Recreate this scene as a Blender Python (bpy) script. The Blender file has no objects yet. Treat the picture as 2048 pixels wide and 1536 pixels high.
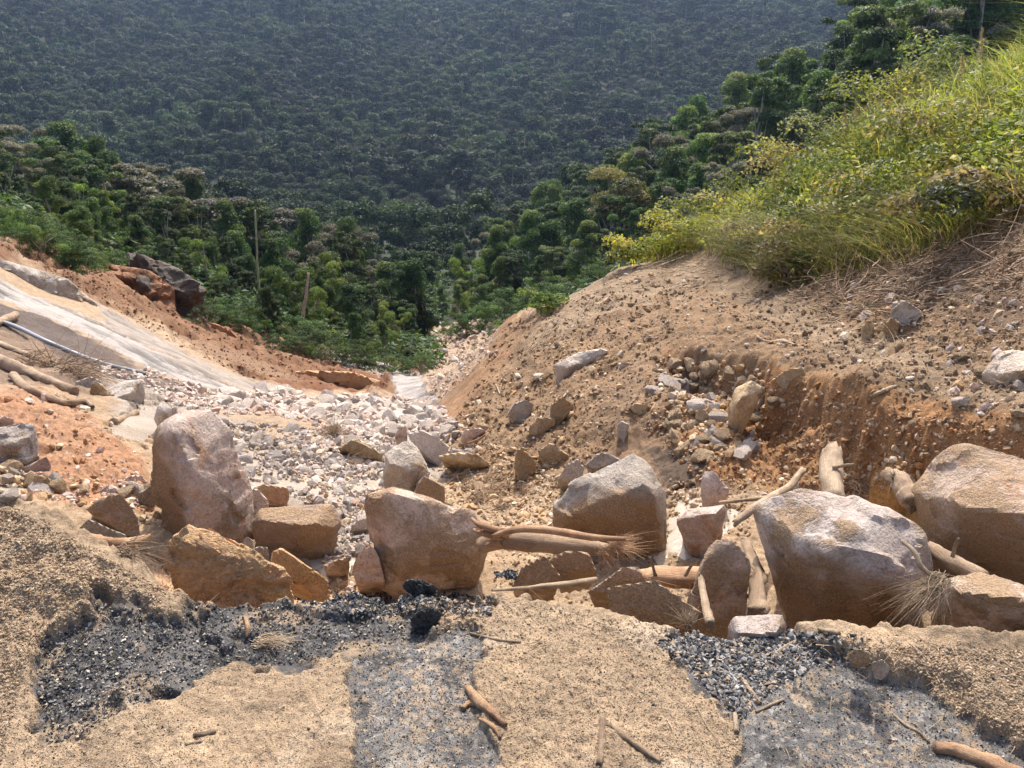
import bpy, bmesh, math, random
import numpy as np
from mathutils import Vector
R = math.radians
scene = bpy.context.scene
COL = scene.collection
# ------------------------------------------------------------------ camera, world, sun, exposure
PITCH = 18.0
EYE = 1.6
FPX = 1546.0            # focal length in pixels of the 2048 px wide photograph
cam = bpy.data.cameras.new("camera"); cam_ob = bpy.data.objects.new("camera", cam); COL.objects.link(cam_ob)
cam.sensor_width = 36.0; cam.lens = FPX / 2048 * 36.0
cam.clip_start = 0.05; cam.clip_end = 6000
cam_ob.location = (0, 0, EYE); cam_ob.rotation_euler = (R(90 - PITCH), 0, 0)
scene.camera = cam_ob

SUN_EL, SUN_AZ = 60.0, 7.0         # azimuth from +Y, positive to the right
world = bpy.data.worlds.new("World"); scene.world = world; world.use_nodes = True
wn = world.node_tree; wn.nodes.clear()
sky = wn.nodes.new('ShaderNodeTexSky'); sky.sky_type = 'NISHITA'; sky.sun_disc = False
sky.sun_elevation = R(SUN_EL); sky.sun_rotation = R(SUN_AZ); sky.air_density = 0.8; sky.dust_density = 4.0; sky.ozone_density = 0.4
bg = wn.nodes.new('ShaderNodeBackground'); bg.inputs['Strength'].default_value = 0.15
wo = wn.nodes.new('ShaderNodeOutputWorld')
wn.links.new(sky.outputs[0], bg.inputs[0]); wn.links.new(bg.outputs[0], wo.inputs[0])
sl = bpy.data.lights.new("sun", 'SUN'); sl.energy = 2.65; sl.angle = R(1.2); sl.color = (1.0, 0.94, 0.84)
sun = bpy.data.objects.new("sun", sl); COL.objects.link(sun)
_sd = Vector((math.sin(R(SUN_AZ)) * math.cos(R(SUN_EL)), math.cos(R(SUN_AZ)) * math.cos(R(SUN_EL)), math.sin(R(SUN_EL))))
sun.rotation_euler = _sd.to_track_quat('Z', 'Y').to_euler(); sun.location = (0, 0, 60)
vs = scene.view_settings; vs.view_transform = 'Standard'; vs.look = 'None'; vs.gamma = 1.0
vs.exposure = 1.14
cy = scene.cycles
cy.max_bounces = 6; cy.diffuse_bounces = 4; cy.glossy_bounces = 2; cy.transmission_bounces = 4
cy.transparent_max_bounces = 8; cy.volume_bounces = 0; cy.caustics_reflective = False; cy.caustics_refractive = False

# ------------------------------------------------------------------ small helpers
def tag(o, label=None, cat=None, group=None, kind=None):
    if label: o['label'] = label
    if cat: o['category'] = cat
    if group: o['group'] = group
    if kind: o['kind'] = kind
    return o

def link(name, me, mat=None, parent=None, loc=None):
    o = bpy.data.objects.new(name, me); COL.objects.link(o)
    if mat is not None and me is not None and len(me.materials) == 0:
        me.materials.append(mat)
    if parent is not None: o.parent = parent
    if loc is not None: o.location = loc
    return o

def mesh_np(name, V, F, cols=None, smooth=True, extra=None, k=None):
    """mesh from numpy arrays; F is (n,3) or (n,4) or a list of such arrays"""
    V = np.asarray(V, np.float32)
    Fs = F if isinstance(F, list) else [F]
    Fs = [np.asarray(f, np.int32) for f in Fs if len(f)]
    me = bpy.data.meshes.new(name)
    me.vertices.add(len(V)); me.vertices.foreach_set('co', V.ravel())
    loops = np.concatenate([f.ravel() for f in Fs])
    sizes = np.concatenate([np.full(len(f), f.shape[1], np.int32) for f in Fs])
    starts = np.concatenate([[0], np.cumsum(sizes)[:-1]]).astype(np.int32)
    me.loops.add(len(loops)); me.loops.foreach_set('vertex_index', loops)
    me.polygons.add(len(sizes)); me.polygons.foreach_set('loop_start', starts)
    try: me.polygons.foreach_set('loop_total', sizes)
    except Exception: pass
    me.polygons.foreach_set('use_smooth', np.full(len(sizes), bool(smooth)))
    if cols is not None:
        a = me.attributes.new('col', 'FLOAT_COLOR', 'POINT')
        c = np.ones((len(V), 4), np.float32); c[:, :3] = cols
        a.data.foreach_set('color', c.ravel())
    for nm, arr in (extra or {}).items():
        a = me.attributes.new(nm, 'FLOAT', 'POINT'); a.data.foreach_set('value', np.asarray(arr, np.float32))
    me.update(calc_edges=True); me.validate()
    return me

def _h(ix, iy, iz, s):
    h = (ix * np.uint32(374761393) + iy * np.uint32(668265263) + iz * np.uint32(2147483647) + np.uint32(s) * np.uint32(974634777))
    h = (h ^ (h >> np.uint32(13))) * np.uint32(1274126177)
    h = h ^ (h >> np.uint32(16))
    return (h & np.uint32(0xffffff)).astype(np.float32) / np.float32(0x7fffff) - np.float32(1)

def noise(P, s=0):
    """value noise in -1..1 on an (n,3) array"""
    P = np.asarray(P, np.float32)
    fl = np.floor(P); f = P - fl; f = f * f * (3 - 2 * f)
    i = fl.astype(np.int64).astype(np.uint32)
    x, y, z = i[:, 0], i[:, 1], i[:, 2]; o = np.uint32(1)
    def L(a, b, t): return a + (b - a) * t
    with np.errstate(over='ignore'):
        a = L(_h(x, y, z, s), _h(x + o, y, z, s), f[:, 0]); b = L(_h(x, y + o, z, s), _h(x + o, y + o, z, s), f[:, 0])
        c = L(_h(x, y, z + o, s), _h(x + o, y, z + o, s), f[:, 0]); d = L(_h(x, y + o, z + o, s), _h(x + o, y + o, z + o, s), f[:, 0])
    return L(L(a, b, f[:, 1]), L(c, d, f[:, 1]), f[:, 2])

def fbm(P, octs=4, s=0, gain=0.5, ridged=False):
    P = np.asarray(P, np.float32); out = np.zeros(len(P), np.float32); a = 1.0; t = 0
    for k in range(octs):
        n = noise(P * (2.03 ** k) + 17.3 * k, s + k)
        out += a * ((1 - 2 * np.abs(n)) if ridged else n); t += a; a *= gain
    return out / t

def sstep(a, b, x):
    t = np.clip((x - a) / (b - a), 0, 1); return t * t * (3 - 2 * t)

CP, SP = math.cos(R(PITCH)), math.sin(R(PITCH))
def ray(u, v):
    """direction of a pixel of the 2048x1536 photograph, per metre of horizontal distance"""
    a = (np.asarray(u, float) - 1024) / FPX; b = -(np.asarray(v, float) - 768) / FPX
    dx, dy, dz = a, CP + b * SP, -SP + b * CP
    h = np.hypot(dx, dy)
    return dx / h, dy / h, dz / h
def at(u, v, r):
    x, y, z = ray(u, v)
    return np.array([x * r, y * r, EYE + z * r]).T
def proj(P):
    P = np.asarray(P, float); x = P[:, 0]; y = P[:, 1]; z = P[:, 2] - EYE
    d = y * CP - z * SP; d = np.where(d < 0.02, 0.02, d); up = y * SP + z * CP
    return 1024 + FPX * x / d, 768 - FPX * up / d
def inpoly(u, v, poly):
    """signed distance (positive inside) to a polygon, vectorised"""
    u = np.asarray(u, float); v = np.asarray(v, float)
    ins = np.zeros(u.shape, bool); d2 = np.full(u.shape, 1e18)
    n = len(poly)
    for i in range(n):
        x0, y0 = poly[i]; x1, y1 = poly[(i + 1) % n]
        if y0 != y1:
            c = ((y0 > v) != (y1 > v)) & (u < (x1 - x0) * (v - y0) / (y1 - y0) + x0); ins ^= c
        ex, ey = x1 - x0, y1 - y0; L2 = ex * ex + ey * ey + 1e-9
        t = np.clip(((u - x0) * ex + (v - y0) * ey) / L2, 0, 1)
        d2 = np.minimum(d2, (u - x0 - t * ex) ** 2 + (v - y0 - t * ey) ** 2)
    return np.where(ins, 1, -1) * np.sqrt(d2)
# ------------------------------------------------------------------ terrain heights: control points (pixel column, row, metres away) or (column, metres away, height)
CTL = []
def P_(*q):
    for (u, v, r) in q:
        x, y, z = ray(u, v); CTL.append((math.atan2(x, y), math.log(r), z))
def W_(*q):
    for (u, r, z) in q:
        CTL.append((math.atan2((u - 1024) / FPX, 0.93), math.log(r), (z - EYE) / r))
for u in (-1400, -300, 1024, 2300, 3400): W_((u, 1.2, -.55), (u, 2.2, -.68))
W_((-700, 3.2, -.5), (-200, 3.2, -.55), (0, 3.2, -.6), (250, 3.2, -.7), (450, 3.6, -.8), (700, 3.6, -.88), (900, 3.6, -.8), (1100, 3.6, -.75),
   (1350, 3.4, -.75), (1600, 3.2, -.72), (1900, 3.1, -.7), (2300, 3.1, -.55), (2900, 3.1, -.2))
# gully floor and the orange mound on the left
P_((-500, 960, 5.2), (-60, 960, 5.0), (60, 960, 5.2), (-400, 830, 7.5), (60, 850, 6.4), (0, 800, 7.2), (150, 880, 6.0), (240, 960, 5.4), (180, 1010, 4.6),
   (300, 870, 6.9), (250, 800, 8.2), (400, 850, 7.6), (500, 900, 6.6), (620, 950, 5.95), (700, 1010, 5.2), (700, 1090, 4.35), (560, 1020, 5.0), (560, 840, 8.4),
   (700, 860, 7.8), (770, 960, 5.9), (900, 1000, 5.3), (1000, 1010, 5.1), (1000, 1060, 4.5), (1200, 1080, 4.2), (1400, 1080, 4.1), (1300, 1000, 4.8), (930, 920, 6.7), (850, 880, 7.7),
   (0, 640, 13.0), (0, 725, 10.0), (-400, 640, 12), (-400, 560, 17), (150, 735, 10.6), (300, 765, 11), (430, 800, 11.2), (600, 805, 11.2), (720, 815, 10.8), (850, 835, 10.6))
# rock slabs and orange slope on the left
P_((500, 787, 14), (300, 692, 15.5), (130, 622, 16.5), (0, 567, 17), (-300, 440, 17), (0, 512, 20), (200, 612, 19.5), (400, 702, 20), (600, 748, 21), (770, 790, 20), (830, 800, 17),
   (0, 482, 23), (-300, 360, 24), (220, 560, 25), (400, 645, 26.5), (560, 692, 28), (700, 718, 29), (850, 752, 28), (870, 765, 20))
# far stream bed
P_((890, 715, 35), (930, 690, 42), (925, 662, 52), (1000, 690, 40), (960, 640, 58), (840, 700, 52))
# left spur with the wood on it
P_((0, 445, 40), (-300, 330, 42), (300, 530, 42), (500, 610, 45), (700, 670, 45), (840, 705, 44), (-250, 330, 66), (0, 425, 66), (300, 500, 66), (500, 560, 72), (700, 605, 76), (860, 625, 78),
   (0, 430, 110), (-400, 300, 110), (300, 480, 110), (600, 560, 110), (860, 580, 110), (-300, 420, 180), (100, 450, 180), (450, 490, 180), (860, 520, 180))
# right bank: toe, talus, shelf lip, shelf, mud slope, grassy crest and its far side
P_((1000, 960, 5.6), (960, 900, 6.5), (1050, 900, 6.0), (1200, 940, 5.4), (1100, 800, 7.0), (1200, 800, 6.4), (1300, 860, 5.6), (1150, 705, 8.2), (1060, 700, 9.2), (920, 800, 9.2), (970, 720, 10.5), (1015, 645, 12.2),
   (1130, 600, 12), (1250, 640, 9.2), (1225, 545, 12.0), (1330, 706, 6.9), (1400, 640, 8.3), (1400, 560, 10.5), (1560, 640, 7.4), (1560, 742, 5.75), (1700, 700, 6.2), (1720, 792, 5.15), (1900, 780, 5.2),
   (1900, 845, 4.72), (2050, 870, 4.45), (2300, 880, 4.3), (2050, 760, 5.1), (2300, 760, 5.0), (2800, 800, 4.6),
   (1400, 905, 5.15), (1560, 945, 4.85), (1740, 962, 4.62), (1900, 960, 4.45), (2060, 960, 4.3), (2400, 960, 4.1), (1560, 1010, 4.5), (1740, 1030, 4.25), (1960, 1050, 4.0),
   (1700, 620, 7.2), (1850, 640, 6.4), (2000, 600, 6.2), (2050, 500, 6.6), (2350, 450, 6.0), (1800, 540, 7.4), (1600, 560, 9.0), (1450, 520, 11), (2050, 380, 7.6), (1850, 430, 8.6), (2400, 250, 7.4),
   (1330, 520, 12.5), (1500, 440, 12), (1650, 358, 11.6), (1800, 290, 11.2), (1950, 240, 10.8), (2100, 178, 10.4), (2400, 20, 10),
   (1000, 770, 16), (1100, 700, 17), (1230, 640, 18), (1400, 560, 18), (1600, 470, 18), (1800, 370, 18), (2050, 230, 18), (2400, 30, 18),
   (1000, 700, 26), (1150, 660, 30), (1300, 600, 32), (1500, 510, 32), (1800, 370, 32), (2100, 220, 32), (2500, 0, 32))
# wooded slope on the right and the valley
P_((960, 640, 75), (1080, 600, 75), (1250, 520, 75), (1450, 430, 75), (1700, 320, 75), (2000, 190, 75), (2400, 20, 75),
   (940, 560, 130), (1100, 490, 130), (1300, 400, 130), (1500, 300, 130), (1700, 200, 130), (2000, 70, 130), (2500, -100, 130), (1000, 540, 190), (1300, 480, 190), (1600, 360, 190), (2000, 230, 190), (2500, 60, 190))
for u in (-700, -200, 350, 900, 1400, 1900, 2500, 3000):
    P_((u, 455, 260), (u, 310, 370), (u, 150, 500), (u, -10, 660), (u, -230, 900), (u, -330, 1150))
for u in (-1500, 3600): P_((u, 700, 8), (u, 500, 20), (u, 400, 60), (u, 300, 200), (u, 100, 500), (u, -200, 1000))
CT = np.array(CTL)
KT = 1.5
def _phi(d2): return 0.5 * d2 * np.log(d2 + 1e-12)
_X = np.stack([CT[:, 0] * KT, CT[:, 1]], 1); _n = len(_X)
_K = _phi(((_X[:, None] - _X[None]) ** 2).sum(-1)) + np.eye(_n) * 2e-4
_Pm = np.concatenate([np.ones((_n, 1)), _X], 1)
_A = np.zeros((_n + 3, _n + 3)); _A[:_n, :_n] = _K; _A[:_n, _n:] = _Pm; _A[_n:, :_n] = _Pm.T
_w = np.linalg.solve(_A, np.concatenate([CT[:, 2], np.zeros(3)]))
def base_h(th, lr):
    """smooth terrain height from azimuth and log distance"""
    out = np.empty(len(th))
    for i in range(0, len(th), 60000):
        a = th[i:i + 60000] * KT; b = lr[i:i + 60000]
        d2 = (a[:, None] - _X[None, :, 0]) ** 2 + (b[:, None] - _X[None, :, 1]) ** 2
        out[i:i + 60000] = _phi(d2) @ _w[:_n] + _w[_n] + _w[_n + 1] * a + _w[_n + 2] * b
    return EYE + out * np.exp(lr)
# ------------------------------------------------------------------ materials
def new_mat(name):
    m = bpy.data.materials.new(name); m.use_nodes = True
    nt = m.node_tree; nt.nodes.clear()
    return m, nt, (lambda t, **kw: _node(nt, t, **kw))
def _node(nt, t, **kw):
    n = nt.nodes.new(t)
    for k, v in kw.items():
        if k.startswith('_'): setattr(n, k[1:], v)
        else:
            kk = k.replace('__', ' ')
            n.inputs[kk].default_value = v
    return n
def ramp(nt, fac, stops):
    r = nt.nodes.new('ShaderNodeValToRGB'); cr = r.color_ramp
    while len(cr.elements) < len(stops): cr.elements.new(0.5)
    for e, (p, c) in zip(cr.elements, stops):
        e.position = p; e.color = (c[0], c[1], c[2], 1) if not np.isscalar(c) else (c, c, c, 1)
    nt.links.new(fac, r.inputs[0]); return r
def mixc(nt, fac, a, b, mode='MIX'):
    m = nt.nodes.new('ShaderNodeMix'); m.data_type = 'RGBA'; m.blend_type = mode
    for sock, v in ((m.inputs[0], fac), (m.inputs[6], a), (m.inputs[7], b)):
        if isinstance(v, bpy.types.NodeSocket): nt.links.new(v, sock)
        elif np.isscalar(v): sock.default_value = v
        else: sock.default_value = (v[0], v[1], v[2], 1)
    return m.outputs[2]
def ntex(nt, co, scale, detail=4, rough=0.55, dist=0.0):
    n = nt.nodes.new('ShaderNodeTexNoise'); n.inputs['Scale'].default_value = scale; n.inputs['Detail'].default_value = detail
    n.inputs['Roughness'].default_value = rough; n.inputs['Distortion'].default_value = dist
    nt.links.new(co, n.inputs['Vector']); return n.outputs['Fac']

def mat_ground():
    m, nt, N = new_mat('bare_earth'); L = nt.links
    co = N('ShaderNodeTexCoord').outputs['Object']
    col = N('ShaderNodeAttribute', _attribute_name='col').outputs['Color']
    wet = N('ShaderNodeAttribute', _attribute_name='wet').outputs['Fac']
    n1 = ntex(nt, co, 5, 6, .6); n2 = ntex(nt, co, 38, 5, .65); n3 = ntex(nt, co, 210, 3, .6)
    c = mixc(nt, 1.0, col, ramp(nt, n1, [(.3, .74), (.7, 1.22)]).outputs[0], 'MULTIPLY')
    c = mixc(nt, 1.0, c, ramp(nt, n2, [(.3, .66), (.5, 1.0), (.72, 1.30)]).outputs[0], 'MULTIPLY')
    c = mixc(nt, .8, c, ramp(nt, n3, [(.3, .55), (.5, 1.0), (.7, 1.45)]).outputs[0], 'MULTIPLY')
    b = N('ShaderNodeBsdfPrincipled'); L.new(c, b.inputs['Base Color'])
    rr = nt.nodes.new('ShaderNodeMapRange'); rr.inputs[3].default_value = .92; rr.inputs[4].default_value = .28
    L.new(wet, rr.inputs[0]); L.new(rr.outputs[0], b.inputs['Roughness']); b.inputs['Specular IOR Level'].default_value = .35
    ad = N('ShaderNodeMath', _operation='ADD'); mu = N('ShaderNodeMath', _operation='MULTIPLY'); mu.inputs[1].default_value = 2.2
    L.new(n2, mu.inputs[0]); L.new(mu.outputs[0], ad.inputs[0]); L.new(n3, ad.inputs[1])
    bp = N('ShaderNodeBump', Strength=.75, Distance=.008); L.new(ad.outputs[0], bp.inputs['Height']); L.new(bp.outputs[0], b.inputs['Normal'])
    o = N('ShaderNodeOutputMaterial'); L.new(b.outputs[0], o.inputs[0]); return m

def mat_rock(name, c1, c2, mud, mudamt, grain=70.0, stain=None, scale=1.0, rough=.8):
    """granite: two tones, dark and light crystals, dried mud on part of it"""
    m, nt, N = new_mat(name); L = nt.links
    co = N('ShaderNodeTexCoord').outputs['Object']
    oi = N('ShaderNodeObjectInfo').outputs['Random']
    va = N('ShaderNodeVectorMath', _operation='ADD'); cx = N('ShaderNodeCombineXYZ')
    mm = N('ShaderNodeMath', _operation='MULTIPLY'); mm.inputs[1].default_value = 37.0; L.new(oi, mm.inputs[0])
    L.new(mm.outputs[0], cx.inputs[0]); L.new(mm.outputs[0], cx.inputs[1]); L.new(co, va.inputs[0]); L.new(cx.outputs[0], va.inputs[1]); co = va.outputs[0]
    big = ntex(nt, co, 3.2 * scale, 5, .6); mid = ntex(nt, co, 14 * scale, 6, .65, .4); fine = ntex(nt, co, grain * scale, 4, .7)
    c = mixc(nt, ramp(nt, big, [(.35, 0.0), (.65, 1.0)]).outputs[0], c1, c2)
    hs = N('ShaderNodeHueSaturation'); mr = N('ShaderNodeMapRange'); mr.inputs[3].default_value = .72; mr.inputs[4].default_value = 1.25; L.new(oi, mr.inputs[0])
    L.new(mr.outputs[0], hs.inputs['Value']); L.new(c, hs.inputs['Color']); c = hs.outputs[0]
    if stain is not None:
        s = ntex(nt, co, 5.5 * scale, 5, .62, .8)
        c = mixc(nt, ramp(nt, s, [(.56, 0.0), (.68, .85)]).outputs[0], c, stain)
    c = mixc(nt, .75, c, ramp(nt, mid, [(.3, .7), (.55, 1.05), (.75, 1.3)]).outputs[0], 'MULTIPLY')
    c = mixc(nt, .9, c, ramp(nt, fine, [(.3, .45), (.45, .95), (.62, 1.1), (.72, 1.6)]).outputs[0], 'MULTIPLY')
    mn = ntex(nt, co, 4.2 * scale, 7, .68, .3)
    e = .5 - (mudamt - .5) * .55
    mf = ramp(nt, mn, [(max(0, e - .05), 0.0), (e + .05, 1.0)]).outputs[0]
    mg = ntex(nt, co, 120 * scale, 3, .7)
    mc = mixc(nt, 1.0, mud, ramp(nt, mg, [(.3, .5), (.7, 1.4)]).outputs[0], 'MULTIPLY')
    c = mixc(nt, mf, c, mc)
    ca = N('ShaderNodeAttribute', _attribute_name='coat').outputs['Fac']; c = mixc(nt, ca, c, mixc(nt, 1.0, mc, (.88, .82, .76), 'MULTIPLY'))  # mud tone on chosen faces, with shade put into the colour
    b = N('ShaderNodeBsdfPrincipled'); L.new(c, b.inputs['Base Color']); b.inputs['Roughness'].default_value = rough
    b.inputs['Specular IOR Level'].default_value = .4
    a1 = N('ShaderNodeMath', _operation='MULTIPLY_ADD'); a1.inputs[1].default_value = 2.5; L.new(mid, a1.inputs[0]); L.new(fine, a1.inputs[2])
    a2 = N('ShaderNodeMath', _operation='MULTIPLY_ADD'); a2.inputs[1].default_value = .8; L.new(mf, a2.inputs[0]); L.new(a1.outputs[0], a2.inputs[2])
    a3 = N('ShaderNodeMath', _operation='MULTIPLY'); L.new(mf, a3.inputs[0]); L.new(mg, a3.inputs[1]); a4 = N('ShaderNodeMath', _operation='ADD'); L.new(a2.outputs[0], a4.inputs[0]); L.new(a3.outputs[0], a4.inputs[1]); a2 = a4
    bp = N('ShaderNodeBump', Strength=.9, Distance=.013 / scale); L.new(a2.outputs[0], bp.inputs['Height']); L.new(bp.outputs[0], b.inputs['Normal'])
    o = N('ShaderNodeOutputMaterial'); L.new(b.outputs[0], o.inputs[0]); return m

def oi_l(N): return N('ShaderNodeObjectInfo').outputs['Location']
def mat_attr(name, rough=.85, gs=60, spread=.35, transl=0.0, spec=.3, bump=.4, rand=0.0):
    """base colour from the mesh's own 'col' attribute, broken up by noise"""
    m, nt, N = new_mat(name); L = nt.links
    co = N('ShaderNodeTexCoord').outputs['Object']
    c = N('ShaderNodeAttribute', _attribute_name='col').outputs['Color']
    n = ntex(nt, co, gs, 4, .65)
    c = mixc(nt, 1.0, c, ramp(nt, n, [(.3, 1 - spread), (.7, 1 + spread)]).outputs[0], 'MULTIPLY')
    if rand > 0:
        oi = N('ShaderNodeObjectInfo').outputs['Random']
        hs = N('ShaderNodeHueSaturation'); mr = N('ShaderNodeMapRange'); mr.inputs[3].default_value = 1 - rand; mr.inputs[4].default_value = 1 + rand; L.new(oi, mr.inputs[0])
        m2 = N('ShaderNodeMath', _operation='MULTIPLY'); m2.inputs[1].default_value = 7.31; fr = N('ShaderNodeMath', _operation='FRACT'); L.new(oi, m2.inputs[0]); L.new(m2.outputs[0], fr.inputs[0])
        mh = N('ShaderNodeMapRange'); mh.inputs[3].default_value = .475; mh.inputs[4].default_value = .52; pn = ntex(nt, oi_l(N), .011, 4, .6); c = mixc(nt, 1.0, c, ramp(nt, pn, [(.34, .55), (.5, 1.0), (.66, 1.5)]).outputs[0], 'MULTIPLY'); L.new(fr.outputs[0], mh.inputs[0])
        L.new(mr.outputs[0], hs.inputs['Value']); L.new(mh.outputs[0], hs.inputs['Hue']); L.new(c, hs.inputs['Color']); c = hs.outputs[0]
    b = N('ShaderNodeBsdfPrincipled'); L.new(c, b.inputs['Base Color']); b.inputs['Roughness'].default_value = rough; b.inputs['Specular IOR Level'].default_value = spec
    out = b.outputs[0]
    if bump:
        bp = N('ShaderNodeBump', Strength=bump, Distance=.006); L.new(n, bp.inputs['Height']); L.new(bp.outputs[0], b.inputs['Normal'])
    if transl > 0:
        t = N('ShaderNodeBsdfTranslucent'); c2 = mixc(nt, 1.0, c, (1.15, 1.1, .55), 'MULTIPLY'); L.new(c2, t.inputs[0])
        ms = N('ShaderNodeMixShader'); ms.inputs[0].default_value = transl; L.new(out, ms.inputs[1]); L.new(t.outputs[0], ms.inputs[2]); out = ms.outputs[0]
    o = N('ShaderNodeOutputMaterial'); L.new(out, o.inputs[0]); return m

def mat_wood(name, c1, c2, bark=None, rough=.75):
    m, nt, N = new_mat(name); L = nt.links
    co = N('ShaderNodeTexCoord').outputs['Object']; uv = N('ShaderNodeAttribute', _attribute_name='along').outputs['Fac']; ar = N('ShaderNodeAttribute', _attribute_name='around').outputs['Fac']
    cx = N('ShaderNodeCombineXYZ'); a = N('ShaderNodeMath', _operation='MULTIPLY'); a.inputs[1].default_value = 4.0; L.new(uv, a.inputs[0]); L.new(a.outputs[0], cx.inputs[0])
    a2 = N('ShaderNodeMath', _operation='MULTIPLY'); a2.inputs[1].default_value = 14.0; L.new(ar, a2.inputs[0]); L.new(a2.outputs[0], cx.inputs[1])
    st = ntex(nt, cx.outputs[0], 2.0, 6, .7, .3); bl = ntex(nt, co, 9, 5, .6); fi = ntex(nt, co, 150, 3, .6)
    c = mixc(nt, ramp(nt, st, [(.32, 0.0), (.68, 1.0)]).outputs[0], c1, c2)
    if bark is not None: c = mixc(nt, ramp(nt, bl, [(.45, 0.0), (.57, 1.0)]).outputs[0], c, bark)
    c = mixc(nt, .6, c, ramp(nt, fi, [(.3, .6), (.7, 1.3)]).outputs[0], 'MULTIPLY')
    b = N('ShaderNodeBsdfPrincipled'); L.new(c, b.inputs['Base Color']); b.inputs['Roughness'].default_value = rough
    a5 = N('ShaderNodeMath', _operation='ADD'); L.new(st, a5.inputs[0]); L.new(bl, a5.inputs[1]); bp = N('ShaderNodeBump', Strength=.9, Distance=.009); L.new(a5.outputs[0], bp.inputs['Height']); L.new(bp.outputs[0], b.inputs['Normal'])
    o = N('ShaderNodeOutputMaterial'); L.new(b.outputs[0], o.inputs[0]); return m

def mat_water():
    m, nt, N = new_mat('silty_water'); L = nt.links
    co = N('ShaderNodeTexCoord').outputs['Object']
    n1 = ntex(nt, co, 3, 3, .5); n = ntex(nt, co, 22, 3, .6, .6)
    c = ramp(nt, n1, [(.3, (.33, .265, .20)), (.7, (.44, .37, .295))]).outputs[0]
    b = N('ShaderNodeBsdfPrincipled'); L.new(c, b.inputs['Base Color']); b.inputs['Roughness'].default_value = .15; b.inputs['IOR'].default_value = 1.45
    bp = N('ShaderNodeBump', Strength=.5, Distance=.02); L.new(n, bp.inputs['Height']); L.new(bp.outputs[0], b.inputs['Normal'])
    o = N('ShaderNodeOutputMaterial'); L.new(b.outputs[0], o.inputs[0]); return m

MUD = (.35, .24, .145)
M_GROUND = mat_ground()
M_WATER = mat_water()
M_PINK = mat_rock('pink_granite', (.45, .315, .245), (.51, .405, .335), MUD, .34, 75, (.42, .22, .10))
M_PINKW = mat_rock('pinkish_white_stone', (.40, .315, .26), (.48, .41, .36), MUD, .4, 75)
M_TAN = mat_rock('mud_coated_granite', (.44, .315, .23), (.50, .38, .29), (.38, .255, .15), .54, 80, (.43, .22, .10))
M_PALE = mat_rock('pale_granite', (.45, .365, .285), (.53, .455, .375), (.38, .26, .15), .28, 80)
M_GREY = mat_rock('grey_granite', (.44, .37, .32), (.54, .47, .41), (.36, .25, .15), .25, 80)
M_ORANGE = mat_rock('orange_weathered_rock', (.46, .27, .15), (.42, .23, .13), (.50, .35, .20), .5, 60, (.38, .16, .07))
M_OCHRE = mat_rock('ochre_stone', (.42, .29, .15), (.50, .38, .24), (.40, .25, .12), .4, 70)
M_CLAY = mat_rock('orange_clay_block', (.50, .28, .135), (.54, .35, .20), (.50, .31, .15), .5, 50)
M_ASPH = mat_rock('broken_asphalt', (.025, .024, .024), (.05, .048, .046), (.30, .2, .11), .12, 55, rough=.6)
M_DARKROCK = mat_rock('dark_rock', (.055, .045, .038), (.10, .075, .055), (.24, .11, .05), .30, 8, scale=.25)
M_REDCLAY = mat_rock('red_clay', (.27, .12, .055), (.34, .165, .08), (.22, .10, .045), .4, 10, scale=.25)
M_BEDROCK = mat_rock('pale_bedrock', (.40, .345, .29), (.47, .41, .35), (.36, .25, .16), .35, 10, scale=.25)
M_STONES = mat_attr('loose_stones', .8, 90, .35, bump=.5)
M_SMALL_PALE = mat_rock('small_pale_stone', (.52, .41, .33), (.60, .52, .44), (.40, .27, .16), .2, 9, scale=1.0)
M_SMALL_OCHRE = mat_rock('small_ochre_stone', (.40, .27, .15), (.48, .36, .23), (.38, .23, .11), .4, 9)
M_SMALL_GREY = mat_rock('small_grey_stone', (.44, .37, .32), (.54, .47, .41), (.40, .28, .18), .2, 9)
M_PALEWOOD = mat_wood('stripped_wood', (.38, .26, .15), (.56, .44, .30), (.33, .235, .15))
M_BARK = mat_wood('muddy_bark', (.19, .125, .075), (.32, .22, .14), (.36, .25, .155))
M_REDWOOD = mat_wood('torn_red_wood', (.40, .21, .105), (.56, .37, .21), (.34, .19, .10))
# ------------------------------------------------------------------ the ground: one polar-spaced sheet, dense near the road edge
EDGE = [(-900, 930, .28), (-400, 960, .25), (-100, 992, .22), (0, 1005, .2), (120, 1045, .16), (250, 1120, .09), (330, 1178, .04), (420, 1196, .0), (560, 1192, 0), (700, 1182, 0), (830, 1178, 0), (960, 1186, 0),
        (1100, 1196, 0), (1230, 1232, 0), (1330, 1250, 0), (1450, 1262, 0), (1560, 1254, 0), (1700, 1262, .01), (1790, 1272, .01), (1860, 1286, .02), (2048, 1292, .03), (2400, 1300, .05), (3000, 1310, .05)]
_eth, _er, _ez = [], [], []
for u, v, z in EDGE:
    x, y, d = ray(u, v); _eth.append(math.atan2(x, y)); _er.append((z - EYE) / d); _ez.append(z)
_eth, _er, _ez = map(np.array, (_eth, _er, _ez))

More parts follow.
